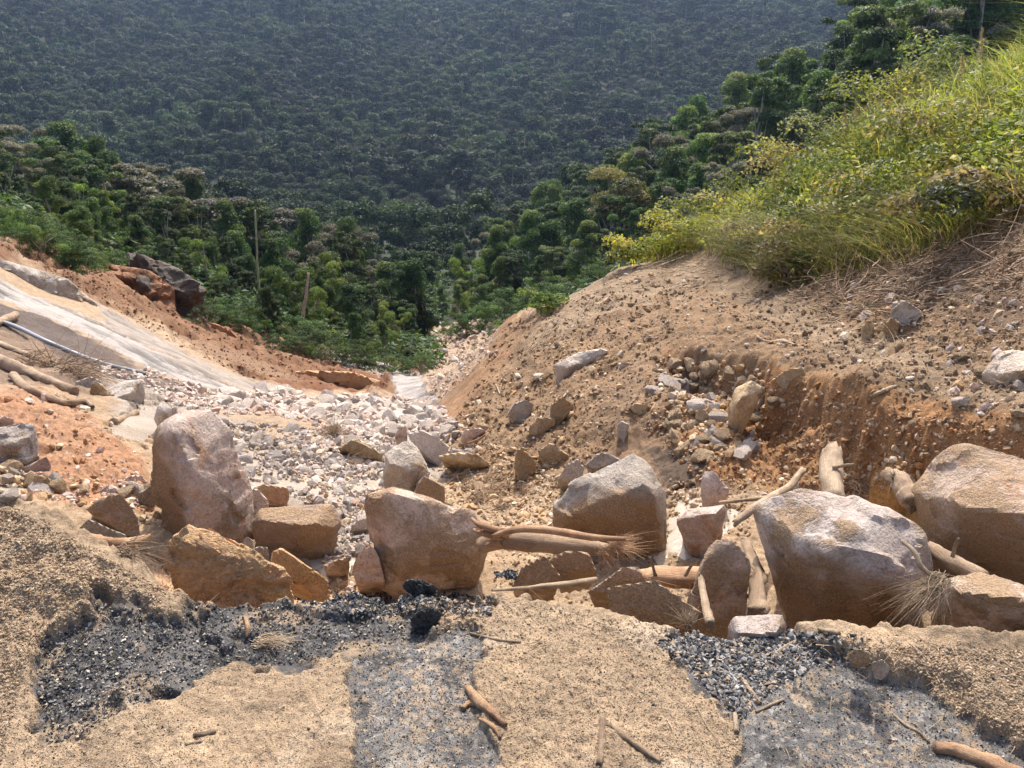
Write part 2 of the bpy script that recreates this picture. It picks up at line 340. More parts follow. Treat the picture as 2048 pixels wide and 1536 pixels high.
TH = np.radians(np.concatenate([np.arange(-72, -38, .4), np.arange(-38, 38.01, .1), np.arange(38.4, 72, .4)]))
LR = np.concatenate([np.arange(math.log(.7), math.log(8), .0029), np.arange(math.log(8), math.log(62), .0058)])
def grid_base(th, lr, k):
    """base heights on a grid, evaluated every k-th node and interpolated"""
    a = np.linspace(th[0], th[-1], max(8, len(th) // k)); b = np.linspace(lr[0], lr[-1], max(8, len(lr) // k))
    A, B = np.meshgrid(a, b); Z = base_h(A.ravel(), B.ravel()).reshape(A.shape)
    E = (Z - EYE) / np.exp(B)
    fa = np.clip((th - a[0]) / (a[1] - a[0]), 0, len(a) - 1.001); fb = np.clip((lr - b[0]) / (b[1] - b[0]), 0, len(b) - 1.001)
    ia = fa.astype(int); ib = fb.astype(int); ta = fa - ia; tb = (fb - ib)[:, None]
    E0 = E[ib][:, ia] * (1 - ta) + E[ib][:, ia + 1] * ta; E1 = E[ib + 1][:, ia] * (1 - ta) + E[ib + 1][:, ia + 1] * ta
    return EYE + (E0 * (1 - tb) + E1 * tb) * np.exp(lr)[:, None]
ZB = grid_base(TH, LR, 3)
A_, B_ = np.meshgrid(TH, LR); RR = np.exp(B_)
X = (np.sin(A_) * RR).ravel(); Y = (np.cos(A_) * RR).ravel(); RRf = RR.ravel(); zb = ZB.ravel().copy(); thf = A_.ravel()

def n2(sx, octs=3, s=0, sy=None, ridged=False, gain=.5):
    return fbm(np.stack([X * sx, Y * (sy or sx), np.full_like(X, 3.7)], 1), octs, s, gain, ridged)
# --- near ledge with what is left of the road
re = np.interp(thf, _eth, _er); ez = np.interp(thf, _eth, _ez)
near = RRf < 4.5
def nn(sx, octs=3, s=0, ridged=False):
    o = np.zeros(len(X), np.float32); o[near] = fbm(np.stack([X[near] * sx, Y[near] * sx, np.full(near.sum(), 1.3)], 1), octs, s, .5, ridged); return o
sd = re - RRf + .05 * nn(6, 3, 5) + .02 * nn(25, 2, 6)
ledge = np.where(near, sstep(-.06, .04, sd), 0)
zl0 = ez * sstep(1.6, 0, re - RRf)                       # the mound on the left dies away towards the viewer
U, Vv = proj(np.stack([X, Y, np.where(ledge > .5, zl0, zb)], 1))
jit = n2(7, 3, 31) ; jf = n2(30, 2, 33)
def pm(poly, soft=6, nz=14, nf=5):
    return sstep(-soft, soft, inpoly(U, Vv, poly) + nz * jit * 1.6 + nf * jf * 1.6)
ASPH = [(715, 1640), (708, 1330), (730, 1285), (800, 1262), (960, 1266), (975, 1300), (935, 1360), (945, 1440), (985, 1500), (1010, 1640)]
TRENCH = [(95, 1500), (78, 1380), (66, 1295), (190, 1205), (330, 1228), (420, 1192), (560, 1188), (700, 1196), (840, 1178), (985, 1195), (985, 1222), (900, 1236), (860, 1270), (740, 1290), (600, 1325), (440, 1345), (320, 1400), (160, 1500)]
ASPH2 = [(1480, 1640), (1470, 1450), (1400, 1370), (1322, 1278), (1360, 1258), (1560, 1252), (1700, 1296), (1740, 1348), (1860, 1368), (1960, 1440), (2060, 1492), (2200, 1640)]
LUMP_R = [(1740, 1352), (1860, 1374), (1960, 1446), (2060, 1498), (2400, 1700), (2500, 1280), (1860, 1284), (1700, 1266), (1570, 1264), (1660, 1300)]
nearm = near
def pmn(poly, soft=6, nz=14, nf=5):
    o = np.zeros(len(X)); i = near
    o[i] = sstep(-soft, soft, inpoly(U[i], Vv[i], poly) + nz * jit[i] * 1.6 + nf * jf[i] * 1.6); return o
mA, mT, mB, mL = pmn(ASPH, 22, 26, 12), pmn(TRENCH, 20, 30, 12), pmn(ASPH2, 20, 26, 12), pmn(LUMP_R, 14, 16, 6)
asph = np.maximum(np.maximum(mA, mB * (1 - mL)), mT)
asph = sstep(.28, .72, asph + .34 * nn(38, 3, 74) * (asph > .02) * (asph < .98) + .2 * nn(9, 2, 75) * (asph > .02) * (asph < .98))
crumb = nn(42, 3, 40); lump = nn(9, 3, 41); rid = nn(17, 3, 43, True)
mleft = near * sstep(420, 150, U) * sstep(1420, 1200, Vv)
thick = .022 + .016 * lump + .010 * crumb + mL * (.045 + .02 * lump) + mleft * (.035 + .05 * lump + .02 * rid)
chips = nn(75, 2, 44); slabby = nn(7, 2, 46)
zl = zl0 + np.where(asph > 0, (1 - asph), 1) * np.maximum(thick, 0) + asph * (.004 * chips + .003 * crumb) - mT * .035 * (1 + .5 * lump) + mT * .03 * sstep(.0, .12, slabby)
zl = zl + .03 * nn(1.7, 2, 47)

# --- zones of the gully: polygon in photo pixels, two colours, softness, ragged edge, relief amplitude, wetness
OR1, OR2 = (.46, .22, .10), (.52, .31, .17)
ZONES = [
 ([(-900, 780), (0, 775), (90, 780), (180, 840), (240, 880), (290, 930), (310, 1010), (250, 1030), (120, 1000), (0, 1000), (-900, 960)], (.32, .155, .075), (.36, .215, .13), 14, 20, 1.8, 0),
 ([(300, 1200), (340, 1090), (470, 1130), (620, 1150), (720, 1180), (640, 1240)], (.50, .27, .13), (.55, .36, .22), 10, 14, .8, 0),
 ([(-900, 640), (-50, 640), (60, 660), (200, 720), (270, 760), (180, 800), (80, 770), (-900, 760)], (.15, .10, .068), (.24, .165, .11), 10, 14, 1.3, 0),
 # rubble bed, pale grit between stones
 ([(200, 735), (420, 772), (560, 775), (640, 795), (870, 800), (930, 850), (960, 900), (900, 960), (760, 1000), (700, 1150), (600, 1120), (480, 1000), (440, 880), (330, 830), (240, 850)], (.25, .20, .155), (.32, .265, .215), 14, 18, .9, .25),
 ([(440, 830), (560, 810), (690, 850), (640, 890), (530, 890)], (.31, .235, .165), (.30, .20, .12), 10, 14, .8, .1),
 # left slope
 ([(-900, 300), (-10, 490), (60, 480), (230, 540), (380, 620), (560, 680), (720, 710), (860, 735), (880, 770), (800, 790), (640, 780), (500, 760), (300, 640), (200, 605), (60, 525), (-900, 480)], (.15, .07, .033), (.225, .125, .066), 8, 12, 2.4, .0),  # orange earth, coloured darker because the slope faces away from the sun
 ([(-900, 455), (0, 553), (60, 585), (210, 645), (330, 709), (440, 762), (500, 786), (430, 784), (300, 742), (140, 650), (0, 600), (-900, 545)], (.265, .232, .205), (.33, .29, .255), 4, 9, .3, .5),
 ([(-900, 555), (0, 604), (140, 658), (300, 746), (440, 788), (400, 800), (260, 765), (140, 735), (60, 668), (0, 655), (-900, 640)], (.075, .056, .046), (.13, .098, .08), 5, 9, 1.0, .05),
 ([(190, 600), (240, 632), (420, 730), (540, 772), (500, 786), (420, 760), (330, 712), (215, 650)], (.28, .235, .195), (.25, .20, .155), 4, 8, .3, .45),
 ([(640, 705), (720, 712), (800, 735), (860, 758), (885, 790), (860, 805), (800, 800), (780, 760), (700, 740)], (.31, .275, .245), (.27, .235, .205), 4, 8, .3, .5),
 ([(540, 745), (640, 745), (720, 740), (780, 770), (770, 782), (640, 785), (560, 775)], (.135, .055, .025), (.20, .095, .045), 4, 8, 1.4, 0),
 ([(330, 655), (430, 690), (560, 735), (600, 760), (540, 755), (420, 715)], (.22, .14, .08), (.18, .09, .045), 5, 9, .9, .1),
 # far stream bed
 ([(845, 770), (850, 690), (860, 655), (930, 640), (1010, 640), (985, 700), (930, 760), (890, 800)], (.29, .20, .135), (.34, .25, .18), 5, 8, 1.4, .1),
 # right bank
 ([(880, 880), (960, 720), (1060, 620), (1190, 520), (1500, 560), (2100, 500), (2100, 990), (1700, 1000), (1400, 980), (1200, 960), (1000, 980)], (.18, .108, .055), (.255, .165, .093), 14, 22, 1.4, 0),
 ([(870, 810), (960, 720), (1010, 640), (1060, 640), (1000, 740), (930, 860), (890, 860)], (.25, .15, .075), (.22, .115, .055), 8, 12, 1.3, 0),
 ([(1050, 700), (1200, 640), (1400, 580), (1560, 640), (1700, 740), (1900, 800), (2100, 850), (2100, 790), (1860, 730), (1700, 640), (1560, 570), (1350, 520), (1190, 520), (1100, 620)], (.205, .138, .08), (.29, .208, .132), 14, 26, .9, 0),
 ([(1330, 700), (1540, 735), (1740, 800), (2100, 860), (2300, 980), (2100, 985), (1700, 980), (1400, 960), (1330, 900), (1230, 820)], (.27, .13, .05), (.30, .17, .078), 10, 14, 1.6, 0),
 ([(1740, 880), (1900, 900), (1960, 900), (1900, 965), (1760, 965)], (.40, .19, .05), (.42, .24, .08), 10, 14, .9, 0),
 ([(1180, 830), (1280, 720), (1420, 705), (1480, 730), (1480, 790), (1380, 840), (1330, 930), (1180, 890)], (.17, .105, .06), (.26, .17, .10), 12, 18, 1.3, 0),
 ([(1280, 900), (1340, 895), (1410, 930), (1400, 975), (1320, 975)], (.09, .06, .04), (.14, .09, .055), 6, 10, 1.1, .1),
 ([(1500, 560), (1700, 590), (1850, 640), (2100, 680), (2100, 460), (1800, 540), (1600, 545)], (.19, .12, .073), (.16, .10, .06), 14, 20, 1.3, 0),
 ([(1850, 480), (2100, 430), (2100, 600), (1900, 600)], (.22, .14, .09), (.28, .18, .11), 14, 20, .9, 0),
]
base_c = np.array((.37, .27, .175)); base_d = np.array((.29, .195, .115))
t = (n2(2.3, 4, 50) * 1.3 * .5 + .5).clip(0, 1)[:, None]
colr = base_c * t + base_d * (1 - t)
amp = np.ones(len(X)) * .9; wet = np.zeros(len(X))
g = ~near | (ledge < .999)
for poly, c1, c2, soft, nz, am, wt in ZONES:
    mk = np.zeros(len(X)); mk[g] = sstep(-soft, soft, inpoly(U[g], Vv[g], poly) + nz * jit[g] * 1.5 + nz * .5 * jf[g])
    mk *= (1 - ledge)
    cc = np.array(c1) * t + np.array(c2) * (1 - t)
    colr = colr * (1 - mk[:, None]) + cc * mk[:, None]; amp = amp * (1 - mk) + am * mk; wet = wet * (1 - mk) + wt * mk
# grassy bank and wood floor: dark soil
BANK = [(1185, 520), (1235, 505), (1330, 500), (1400, 470), (1470, 520), (1560, 570), (1650, 545), (1800, 500), (1900, 470), (2060, 420), (2600, 300), (2600, -250), (2000, 90), (1700, 230), (1500, 350), (1300, 440)]
mk = sstep(-12, 12, inpoly(U, Vv, BANK) + 16 * jit) * (RRf > 5) * (RRf < 15.5)
back = sstep(0, 1, (RRf - 12.5) / 3) * sstep(-3.0, 0, np.degrees(thf))
mk = np.maximum(mk, back)
wood = sstep(0, 10, inpoly(U, Vv, [(-900, 200), (-60, 445), (70, 470), (225, 525), (380, 605), (540, 668), (690, 700), (850, 735), (852, 640), (800, 300), (-900, 0)]) + 8 * jit) * (RRf > 20)
mk = np.maximum(mk, wood)
soil = np.array((.075, .06, .032)) * t + np.array((.05, .055, .022)) * (1 - t)
colr = colr * (1 - mk[:, None]) + soil * mk[:, None]; wet *= (1 - mk)
GRASS_MASK = mk
# streaks of wash and seams down the bare slabs
sl = sstep(.3, .5, wet) * (RRf > 11) * (thf < 0)
cd_, sd_ = math.cos(-.22), math.sin(-.22); al_ = X * cd_ + Y * sd_; ac_ = -X * sd_ + Y * cd_
stk = fbm(np.stack([al_ * .35, ac_ * 3.2, zb * 3.0], 1), 4, 101); sem = fbm(np.stack([al_ * .5, ac_ * 1.7, zb * 1.7], 1), 3, 102, .5, True)
colr = colr * (1 - sl[:, None] * (.65 * sstep(-.05, .45, stk) + .55 * sstep(.72, .9, sem))[:, None]) * (1 + .12 * sl[:, None])
# relief
lod = np.minimum(1.0, 6.0 / RRf)
rel = amp * (np.minimum(.055 * (RRf / 5) ** .8, .5) * n2(1.6, 3, 60) * 1.2 + .032 * n2(6.5, 3, 61) + .016 * n2(17, 3, 62, ridged=True) * lod + .008 * n2(48, 2, 63) * lod)
# channels that carry water
POOL = [(195, 885), (235, 838), (285, 795), (335, 800), (350, 850), (300, 892)]
STREAM = [(455, 858), (520, 872), (560, 915), (600, 900), (660, 905), (700, 940), (775, 925), (780, 965), (745, 1000), (742, 1090), (700, 1155), (645, 1150), (610, 1118), (690, 1085), (680, 1040), (610, 1000), (500, 960), (470, 900)]
FAR = [(770, 880), (840, 835), (860, 815), (900, 850), (890, 885), (830, 905)]
FAR2 = [(852, 800), (870, 745), (900, 700), (910, 720), (890, 760), (880, 800)]
SIDE = [(1330, 1010), (1380, 980), (1420, 1010), (1480, 1020), (1470, 1070), (1400, 1110), (1330, 1110), (1335, 1050)]
LEFTP = [(-60, 950), (50, 950), (60, 975), (-60, 985)]
wat = np.zeros(len(X))
for p in (POOL, STREAM, FAR, SIDE, LEFTP):
    i = RRf > 2.9; mm_ = np.zeros(len(X)); mm_[i] = sstep(-8, 10, inpoly(U[i], Vv[i], p) - 3 + 38 * jit[i] + 22 * jf[i]); wat = np.maximum(wat, mm_)
LIP = [(1290, 712, 7.2), (1330, 706, 6.9), (1440, 722, 6.45), (1560, 742, 5.75), (1640, 765, 5.45), (1720, 792, 5.15), (1800, 815, 4.92), (1900, 845, 4.72), (2050, 870, 4.45), (2300, 880, 4.3)]
lth = np.array([math.atan2(*ray(u, v)[:2]) for u, v, r in LIP]); lrr = np.array([q[2] for q in LIP])
dl = np.interp(thf, lth, lrr) - RRf + .22 * n2(2.3, 3, 90) + .10 * n2(7, 3, 91)
lipk = sstep(lth[0], lth[2], thf) * (RRf > 3.4)
zb = zb - (.40 + .2 * n2(1.3, 2, 92)) * lipk * sstep(0, .16, dl) * (1 - sstep(.3, 1.15, dl)) + lipk * sstep(.02, .1, dl) * (1 - sstep(.5, 1.0, dl)) * (.09 * n2(5.5, 3, 93) + .05 * n2(13, 2, 94, ridged=True)) + .03 * lipk * sstep(-.5, -.02, dl) * (1 - sstep(-.02, .02, dl))
rb = sstep(0, 60, inpoly(U, Vv, [(880, 880), (960, 720), (1060, 620), (1190, 540), (1500, 570), (2100, 520), (2300, 990), (1700, 1000), (1400, 980), (1200, 960), (1000, 980)])) * g * (RRf > 3.6) * (RRf < 13)
zb = zb + rb * (.10 * n2(1.5, 3, 97) + .05 * n2(4.2, 3, 98, ridged=True))
om = sstep(-10, 20, inpoly(U, Vv, ZONES[0][0])) * g
zb = zb + om * (.16 * n2(1.15, 2, 95) + .07 * n2(3.2, 2, 96, ridged=True))
zg = zb + rel * (1 - .55 * wat) - sl * (.10 * sstep(.7, .95, sem) + .05 * sstep(.1, .5, stk)) - wat * np.minimum(.075 * (RRf / 5), .25)
Z = zg * (1 - ledge) + zl * ledge
# ledge colours
silt = (sstep(.12, .4, nn(2.7, 3, 79)) * (1 - mleft) * (1 - mL))[:, None]
sand = np.array((.325, .237, .15)) * t + np.array((.255, .18, .112)) * (1 - t)
sand = sand * (1 - silt) + np.array((.38, .295, .205)) * silt
damp = sstep(.02, .38, nn(1.9, 3, 86) + .3 * nn(11, 2, 87))[:, None]; sand = sand * (1 - .34 * damp)
sand = sand * (1 + .18 * nn(3.3, 3, 77) + .12 * nn(14, 2, 78))[:, None]
grit = sstep(.1, .5, nn(60, 2, 70))[:, None]
acol = np.array((.105, .10, .096)) * (1 + .5 * nn(4.5, 3, 81))[:, None] * (1 - .5 * grit) + np.array((.36, .33, .29)) * .5 * grit; acol = acol * (1 - .45 * mT[:, None])
crk = sstep(.80, .9, 1 - 2 * np.abs(fbm(np.stack([X * 5.5 + .25 * jf, Y * 5.5, X * 0], 1), 2, 83))) * near * (mA + mB + mT).clip(0, 1); acol = acol * (1 - .6 * crk[:, None])
tp = (np.maximum(mT * sstep(.02, .3, nn(8, 3, 72)) * .85, (mA + mB).clip(0, 1) * sstep(.08, .3, nn(4.5, 2, 73) * .38 + nn(55, 3, 82) * .7) * .7))[:, None]
worn = sstep(-.05, .45, nn(5, 3, 71)) * sstep(1380, 1500, Vv) * (mA + mB)
acol = acol * (1 - worn[:, None] * .55) + np.array((.36, .32, .26)) * worn[:, None] * .55
acol = acol * (1 - tp) + sand * tp
lc = sand * (1 - asph[:, None]) + acol * asph[:, None]
face = sstep(-.02, -.05, sd)
colr = colr * (1 - ledge[:, None]) + lc * ledge[:, None]
wet = wet * (1 - ledge) + ledge * asph * .35
wet = np.maximum(wet, wat * .8)
def grid_faces(nr, nc):
    i = np.arange(nr - 1)[:, None] * nc + np.arange(nc - 1)[None]; i = i.ravel()
    return np.stack([i, i + 1, i + nc + 1, i + nc], 1)[:, ::-1]
me = mesh_np('ground', np.stack([X, Y, Z], 1), grid_faces(len(LR), len(TH)), colr, extra={'wet': wet})
ground = tag(link('ground', me, M_GROUND), kind='structure')
ZG = Z.reshape(RR.shape); WATG = wat.reshape(RR.shape)

# --- beyond: wooded slopes to the mountain side
TH2 = np.radians(np.arange(-72, 72.01, .3)); LR2 = np.arange(math.log(58), math.log(745), .012)
ZB2 = grid_base(TH2, LR2, 2); A2, B2 = np.meshgrid(TH2, LR2); R2 = np.exp(B2)
X2 = np.sin(A2) * R2; Y2 = np.cos(A2) * R2
P2 = np.stack([X2.ravel() * .012, Y2.ravel() * .006, np.zeros(X2.size)], 1)
Z2 = ZB2 + ((fbm(P2, 4, 80, .5, True) * 12 + 16 * fbm(P2 * np.array((.42, .25, 1)) + 7, 2, 85, .5, True)) * sstep(215, 340, R2.ravel())).reshape(X2.shape) * (R2 / 450) ** .8 - .4 * (R2 < 62)
me = mesh_np('hillside', np.stack([X2.ravel(), Y2.ravel(), Z2.ravel()], 1), grid_faces(len(LR2), len(TH2)), np.tile(np.array((.03, .038, .018)), (X2.size, 1)), extra={'wet': np.zeros(X2.size)})
tag(link('hillside', me, M_GROUND), kind='structure')

def _bil(Zm, th, lr, tq, lq):
    ia = np.clip(np.searchsorted(th, tq) - 1, 0, len(th) - 2); ib = np.clip(np.searchsorted(lr, lq) - 1, 0, len(lr) - 2)
    ta = np.clip((tq - th[ia]) / (th[ia + 1] - th[ia]), 0, 1); tb = np.clip((lq - lr[ib]) / (lr[ib + 1] - lr[ib]), 0, 1)
    return (Zm[ib, ia] * (1 - ta) + Zm[ib, ia + 1] * ta) * (1 - tb) + (Zm[ib + 1, ia] * (1 - ta) + Zm[ib + 1, ia + 1] * ta) * tb
def height(x, y):
    x = np.atleast_1d(np.asarray(x, float)); y = np.atleast_1d(np.asarray(y, float))
    tq = np.arctan2(x, y); lq = np.log(np.hypot(x, y) + 1e-6)
    return np.where(lq < math.log(60), _bil(ZG, TH, LR, tq, lq), _bil(Z2, TH2, LR2, tq, lq))
_LRS = np.concatenate([np.arange(math.log(.9), math.log(60), .006), np.arange(math.log(60), math.log(740), .02)])
def hit(u, v):
    """where the sight line through a pixel meets the ground"""
    u = np.atleast_1d(np.asarray(u, float)); v = np.atleast_1d(np.asarray(v, float)); out = np.full((len(u), 3), np.nan)
    dx, dy, dz = ray(u, v); r = np.exp(_LRS)
    for i in range(0, len(u), 2000):
        s = slice(i, i + 2000); n = len(dx[s])
        xs = dx[s][:, None] * r; ys = dy[s][:, None] * r; zs = EYE + dz[s][:, None] * r
        below = zs < height(xs.ravel(), ys.ravel()).reshape(n, -1)
        k = below.argmax(1); ok = below.any(1); q = np.arange(n); j = np.maximum(k - 1, 0)
        g1 = zs[q, k] - height(xs[q, k], ys[q, k]); g0 = zs[q, j] - height(xs[q, j], ys[q, j])
        f = np.clip(g0 / (g0 - g1 + 1e-9), 0, 1)
        o = np.stack([xs[q, j] + (xs[q, k] - xs[q, j]) * f, ys[q, j] + (ys[q, k] - ys[q, j]) * f, zs[q, k]], 1); o[:, 2] = height(o[:, 0], o[:, 1]); o[~ok] = np.nan
        out[s] = o
    return out
def rowr(u, v):
    p = hit(u, v)[0]; return float(math.hypot(p[0], p[1]))

# --- water: sheets that follow the smooth channel floor
def water(poly, label, pad=60, lift=-.014):
    uu = [p[0] for p in poly]; vv_ = [p[1] for p in poly]
    H = hit(np.array(uu), np.array(vv_)); H = H[~np.isnan(H[:, 0])]
    tq = np.arctan2(H[:, 0], H[:, 1]); lq = np.log(np.hypot(H[:, 0], H[:, 1]))
    th = np.linspace(tq.min() - .05, tq.max() + .05, 90); lr = np.linspace(lq.min() - .05, lq.max() + .05, 90)
    z = grid_base(th, lr, 1); a, b = np.meshgrid(th, lr); rr = np.exp(b)
    x = (np.sin(a) * rr).ravel(); y = (np.cos(a) * rr).ravel(); z = z.ravel() + lift * rr.ravel() / 5
    pu, pv = proj(np.stack([x, y, z], 1)); inside = inpoly(pu, pv, poly) > -pad
    F = grid_faces(90, 90); F = F[inside[F].all(1)]
    used = np.unique(F); mp = np.full(len(x), -1); mp[used] = np.arange(len(used))
    me = mesh_np('water', np.stack([x, y, z], 1)[used], mp[F])
    o = tag(link('water', me, M_WATER), kind='structure'); return o
for p in (POOL, STREAM, FAR, SIDE, LEFTP): water(p, '', 26)
# ------------------------------------------------------------------ rocks
_ico = {}
def ico(n):
    if n not in _ico:
        b = bmesh.new(); bmesh.ops.create_icosphere(b, subdivisions=n, radius=1.0)
        V = np.array([v.co[:] for v in b.verts]); F = np.array([[v.index for v in f.verts] for f in b.faces]); b.free()
        _ico[n] = (V / np.linalg.norm(V, axis=1)[:, None], F)
    return _ico[n]
def polytope(D, N, H, p):
    q = np.clip(D @ N.T, 0, None) / H[None]
    return (np.power(q, p).sum(1) + 1e-12) ** (-1.0 / p)
def rock_mesh(name, sub, rng, planes=11, p=16, squash=(1, 1, 1), rough=.05, fr=2.2, tri=True):
    D, F = ico(sub)
    N = rng.normal(size=(planes, 3)); N /= np.linalg.norm(N, axis=1)[:, None]; N = np.concatenate([N, np.eye(3), -np.eye(3)])
    H = np.concatenate([rng.uniform(.55, 1.0, planes), rng.uniform(.75, 1.05, 6)])
    r = polytope(D, N, H, p)
    if rough: r = r * (1 + rough * fbm(D * fr + rng.uniform(0, 50), 4, int(rng.integers(999))) + rough * .4 * fbm(D * 9 + 5, 3, 3))
    V = D * r[:, None] * np.array(squash)
    V /= np.abs(V).max()
    return V, F

def hull_planes(P):
    b = bmesh.new()
    for q in P: b.verts.new(q)
    g = bmesh.ops.convex_hull(b, input=list(b.verts), use_existing_faces=False)
    b.normal_update(); pl = []
    for f in b.faces:
        n = np.array(f.normal[:]); a = f.calc_area()
        pl.append((n, float(n @ np.array(f.verts[0].co[:])), a))
    b.free(); out = []
    for n, d, a in sorted(pl, key=lambda q: -q[2]):
        for o in out:
            if o[0] @ n > .965: break
        else: out.append((n, d))
    return np.array([o[0] for o in out]), np.array([o[1] for o in out])

def boulder(name, label, cat, mat, r, outline, front=(), thick=None, sub=5, p=22, rough=.035, fr=2.0, sink=.12, seed=1, group=None, grow=1.015, back=.72, pits=0.0, fine=.012, coat=None, sharp=34):
    """a rock grown inside the hull of its outline, the ridge corners in front of it and a rear side of its own depth"""
    ol = np.array(outline, float); c = ol.mean(0)
    w = (ol[:, 0].max() - ol[:, 0].min()) / FPX * r
    thick = thick if thick is not None else w * .8
    pts = [at(u, v, r) for u, v in outline] + [at(u, v, r + d) for u, v, d in front]
    vmax = ol[:, 1].max(); vmin = ol[:, 1].min()
    bk = []
    for u, v in outline:
        u2, v2 = c[0] + (u - c[0]) * back, c[1] + (v - c[1]) * back
        bk.append(at(u2, v2, r + thick))
    pts += bk
    P = np.array(pts); zlow = P[:, 2].min()
    low = [q + np.array((0, 0, -sink)) for q in P if q[2] < zlow + .35 * (P[:, 2].max() - zlow)]
    P = np.concatenate([P, np.array(low)]); o = (P.max(0) + P.min(0)) / 2
    N, d = hull_planes([Vector(q - o) for q in P]); d = np.maximum(d, .02)
    D, F = ico(sub); rs = polytope(D, N, d, 110.0 if p > 12 else p * 2) * grow; rr_ = polytope(D, N, d, p * 1.2) * grow * 1.01
    wr = sstep(-.05, .6, fbm(D * 2.6 + seed * 3.3, 4, seed + 40)); rad = rs * (1 - wr) + rr_ * wr
    S = float(np.median(rad)); V = D * rad[:, None]
    Q = V / S
    disp = rough * S * fbm(Q * fr + seed * 7.1, 4, seed) + rough * .5 * S * fbm(Q * fr * 3 + seed, 3, seed + 5, .5, True) + fine * S * fbm(Q * 17, 3, seed + 9)
    if pits: disp -= pits * S * sstep(.15, .6, fbm(Q * 3.1 + 9, 3, seed + 20))
    q1 = fbm(Q * 1.7 + seed * 1.9, 2, seed + 60); disp += -.05 * S * sstep(.18, .24, q1) * rough / .035
    V = V + D * disp[:, None]
    ex = None
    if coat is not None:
        cd = np.array(coat[:3], float); cd /= np.linalg.norm(cd); ex = {'coat': sstep(coat[3] - .12, coat[3] + .12, D @ cd + .22 * fbm(Q * 3, 4, seed + 3))}  # tone by facing direction: mud and painted shade
    me = mesh_np(name, V, F, extra=ex); me.set_sharp_from_angle(angle=R(sharp)); ob = link(name, me, mat, loc=o)
    return tag(ob, label, cat, group)

def OL(s, ox=0, oy=0, k=1.0):
    q = [float(t) for t in s.replace(',', ' ').split()]
    return [(ox + q[i] / k, oy + q[i + 1] / k) for i in range(0, len(q), 2)]
def OL3(s, ox, oy, k):
    q = [float(t) for t in s.replace(',', ' ').split()]
    return [(ox + q[i] / k, oy + q[i + 1] / k, q[i + 2]) for i in range(0, len(q), 3)]
K = 2048 / 560.0      # scale of the enlargements the outlines below were read from
G1 = 'large boulders lying along the broken road edge'
B = boulder
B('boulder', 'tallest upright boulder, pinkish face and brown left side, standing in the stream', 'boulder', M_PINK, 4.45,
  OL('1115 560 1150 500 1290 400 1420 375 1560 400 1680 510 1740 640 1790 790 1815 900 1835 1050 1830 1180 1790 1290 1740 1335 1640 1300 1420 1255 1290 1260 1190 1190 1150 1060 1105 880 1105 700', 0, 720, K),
  OL3('1280 460 -.16 1340 660 -.24 1410 800 -.27 1400 930 -.27 1370 1210 -.2 1790 1130 -.12', 0, 720, K), thick=.30, sub=6, p=30, rough=.045, seed=3, coat=(-1, -.35, -.1, .28))  # left side browned for its mud and for the shade on it
B('boulder', 'squat brown block with a flat pale top, beside the tallest boulder', 'boulder', M_TAN, 4.3,
  OL('100 950 140 890 300 860 650 835 690 850 725 930 735 1010 690 1140 630 1195 400 1200 250 1180 130 1130 95 1060', 480, 780, K),
  OL3('150 960 -.1 400 985 -.16 560 985 -.16 680 1010 -.12', 480, 780, K), thick=.32, sub=6, p=26, seed=4)
B('boulder', 'wide slanting orange-brown boulder in the middle, its face towards the road', 'boulder', M_TAN, 3.75,
  OL('915 800 960 750 1080 718 1170 722 1260 760 1420 800 1560 850 1720 910 1745 990 1800 1130 1795 1210 1720 1300 1640 1350 1400 1400 1180 1415 1100 1385 1040 1330 980 1180 950 1000 920 880', 480, 780, K),
  OL3('1180 1300 -.15 1360 1230 -.17 1640 1240 -.14 1080 760 -.06 1300 800 -.1', 480, 780, K), thick=.34, sub=6, p=30, seed=5)
B('boulder', 'small reddish rock tucked against the lower left of the slanting boulder', 'rock', M_PINK, 3.62,
  OL('820 1310 850 1230 900 1160 960 1140 1010 1200 1060 1400 940 1400 840 1370', 480, 780, K), (), thick=.25, seed=6)
B('boulder', 'pale angular boulder with a peaked top, standing behind the slanting one', 'boulder', M_PALE, 5.1,
  OL('1075 460 1190 370 1250 375 1300 420 1345 520 1390 600 1300 720 1250 755 1170 725 1040 690 1050 570', 480, 780, K),
  OL3('1090 520 -.1 1200 570 -.16 1270 640 -.16 1340 560 -.1', 480, 780, K), thick=.34, sub=6, p=34, seed=7)
B('boulder', 'mud-brown rock leaning on the right of the peaked pale boulder', 'rock', M_TAN, 4.75,
  OL('1290 690 1340 628 1380 650 1470 690 1500 800 1450 830 1260 770', 480, 780, K), (), thick=.3, seed=8)
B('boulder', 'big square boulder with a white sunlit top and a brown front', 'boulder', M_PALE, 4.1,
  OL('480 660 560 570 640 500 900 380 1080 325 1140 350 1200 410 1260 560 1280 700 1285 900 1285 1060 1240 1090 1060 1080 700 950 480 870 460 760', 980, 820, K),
  OL3('570 780 -.12 840 660 -.2 1000 600 -.24 1130 545 -.22 1190 640 -.22 1080 900 -.2 1150 420 -.05', 980, 820, K), thick=.42, sub=6, p=30, seed=9, coat=(-.15, -1, -.45, .30))  # sunlit top and shaded front painted in as pale and brown
B('boulder', 'small three-sided rock perched behind the white-topped boulder', 'rock', M_PINK, 4.45,
  OL('1540 545 1570 445 1640 450 1740 570 1745 620 1650 655 1570 630', 980, 820, K), OL3('1600 600 -.06', 980, 820, K), thick=.16, p=30, seed=10)
B('boulder', 'grey-brown rock with a flat edge, between the square and the largest boulders', 'rock', M_PINK, 3.95,
  OL('1365 820 1440 730 1710 695 1715 800 1690 940 1600 970 1480 920', 980, 820, K), OL3('1420 790 -.05 1650 760 -.09', 980, 820, K), thick=.2, p=30, seed=11)
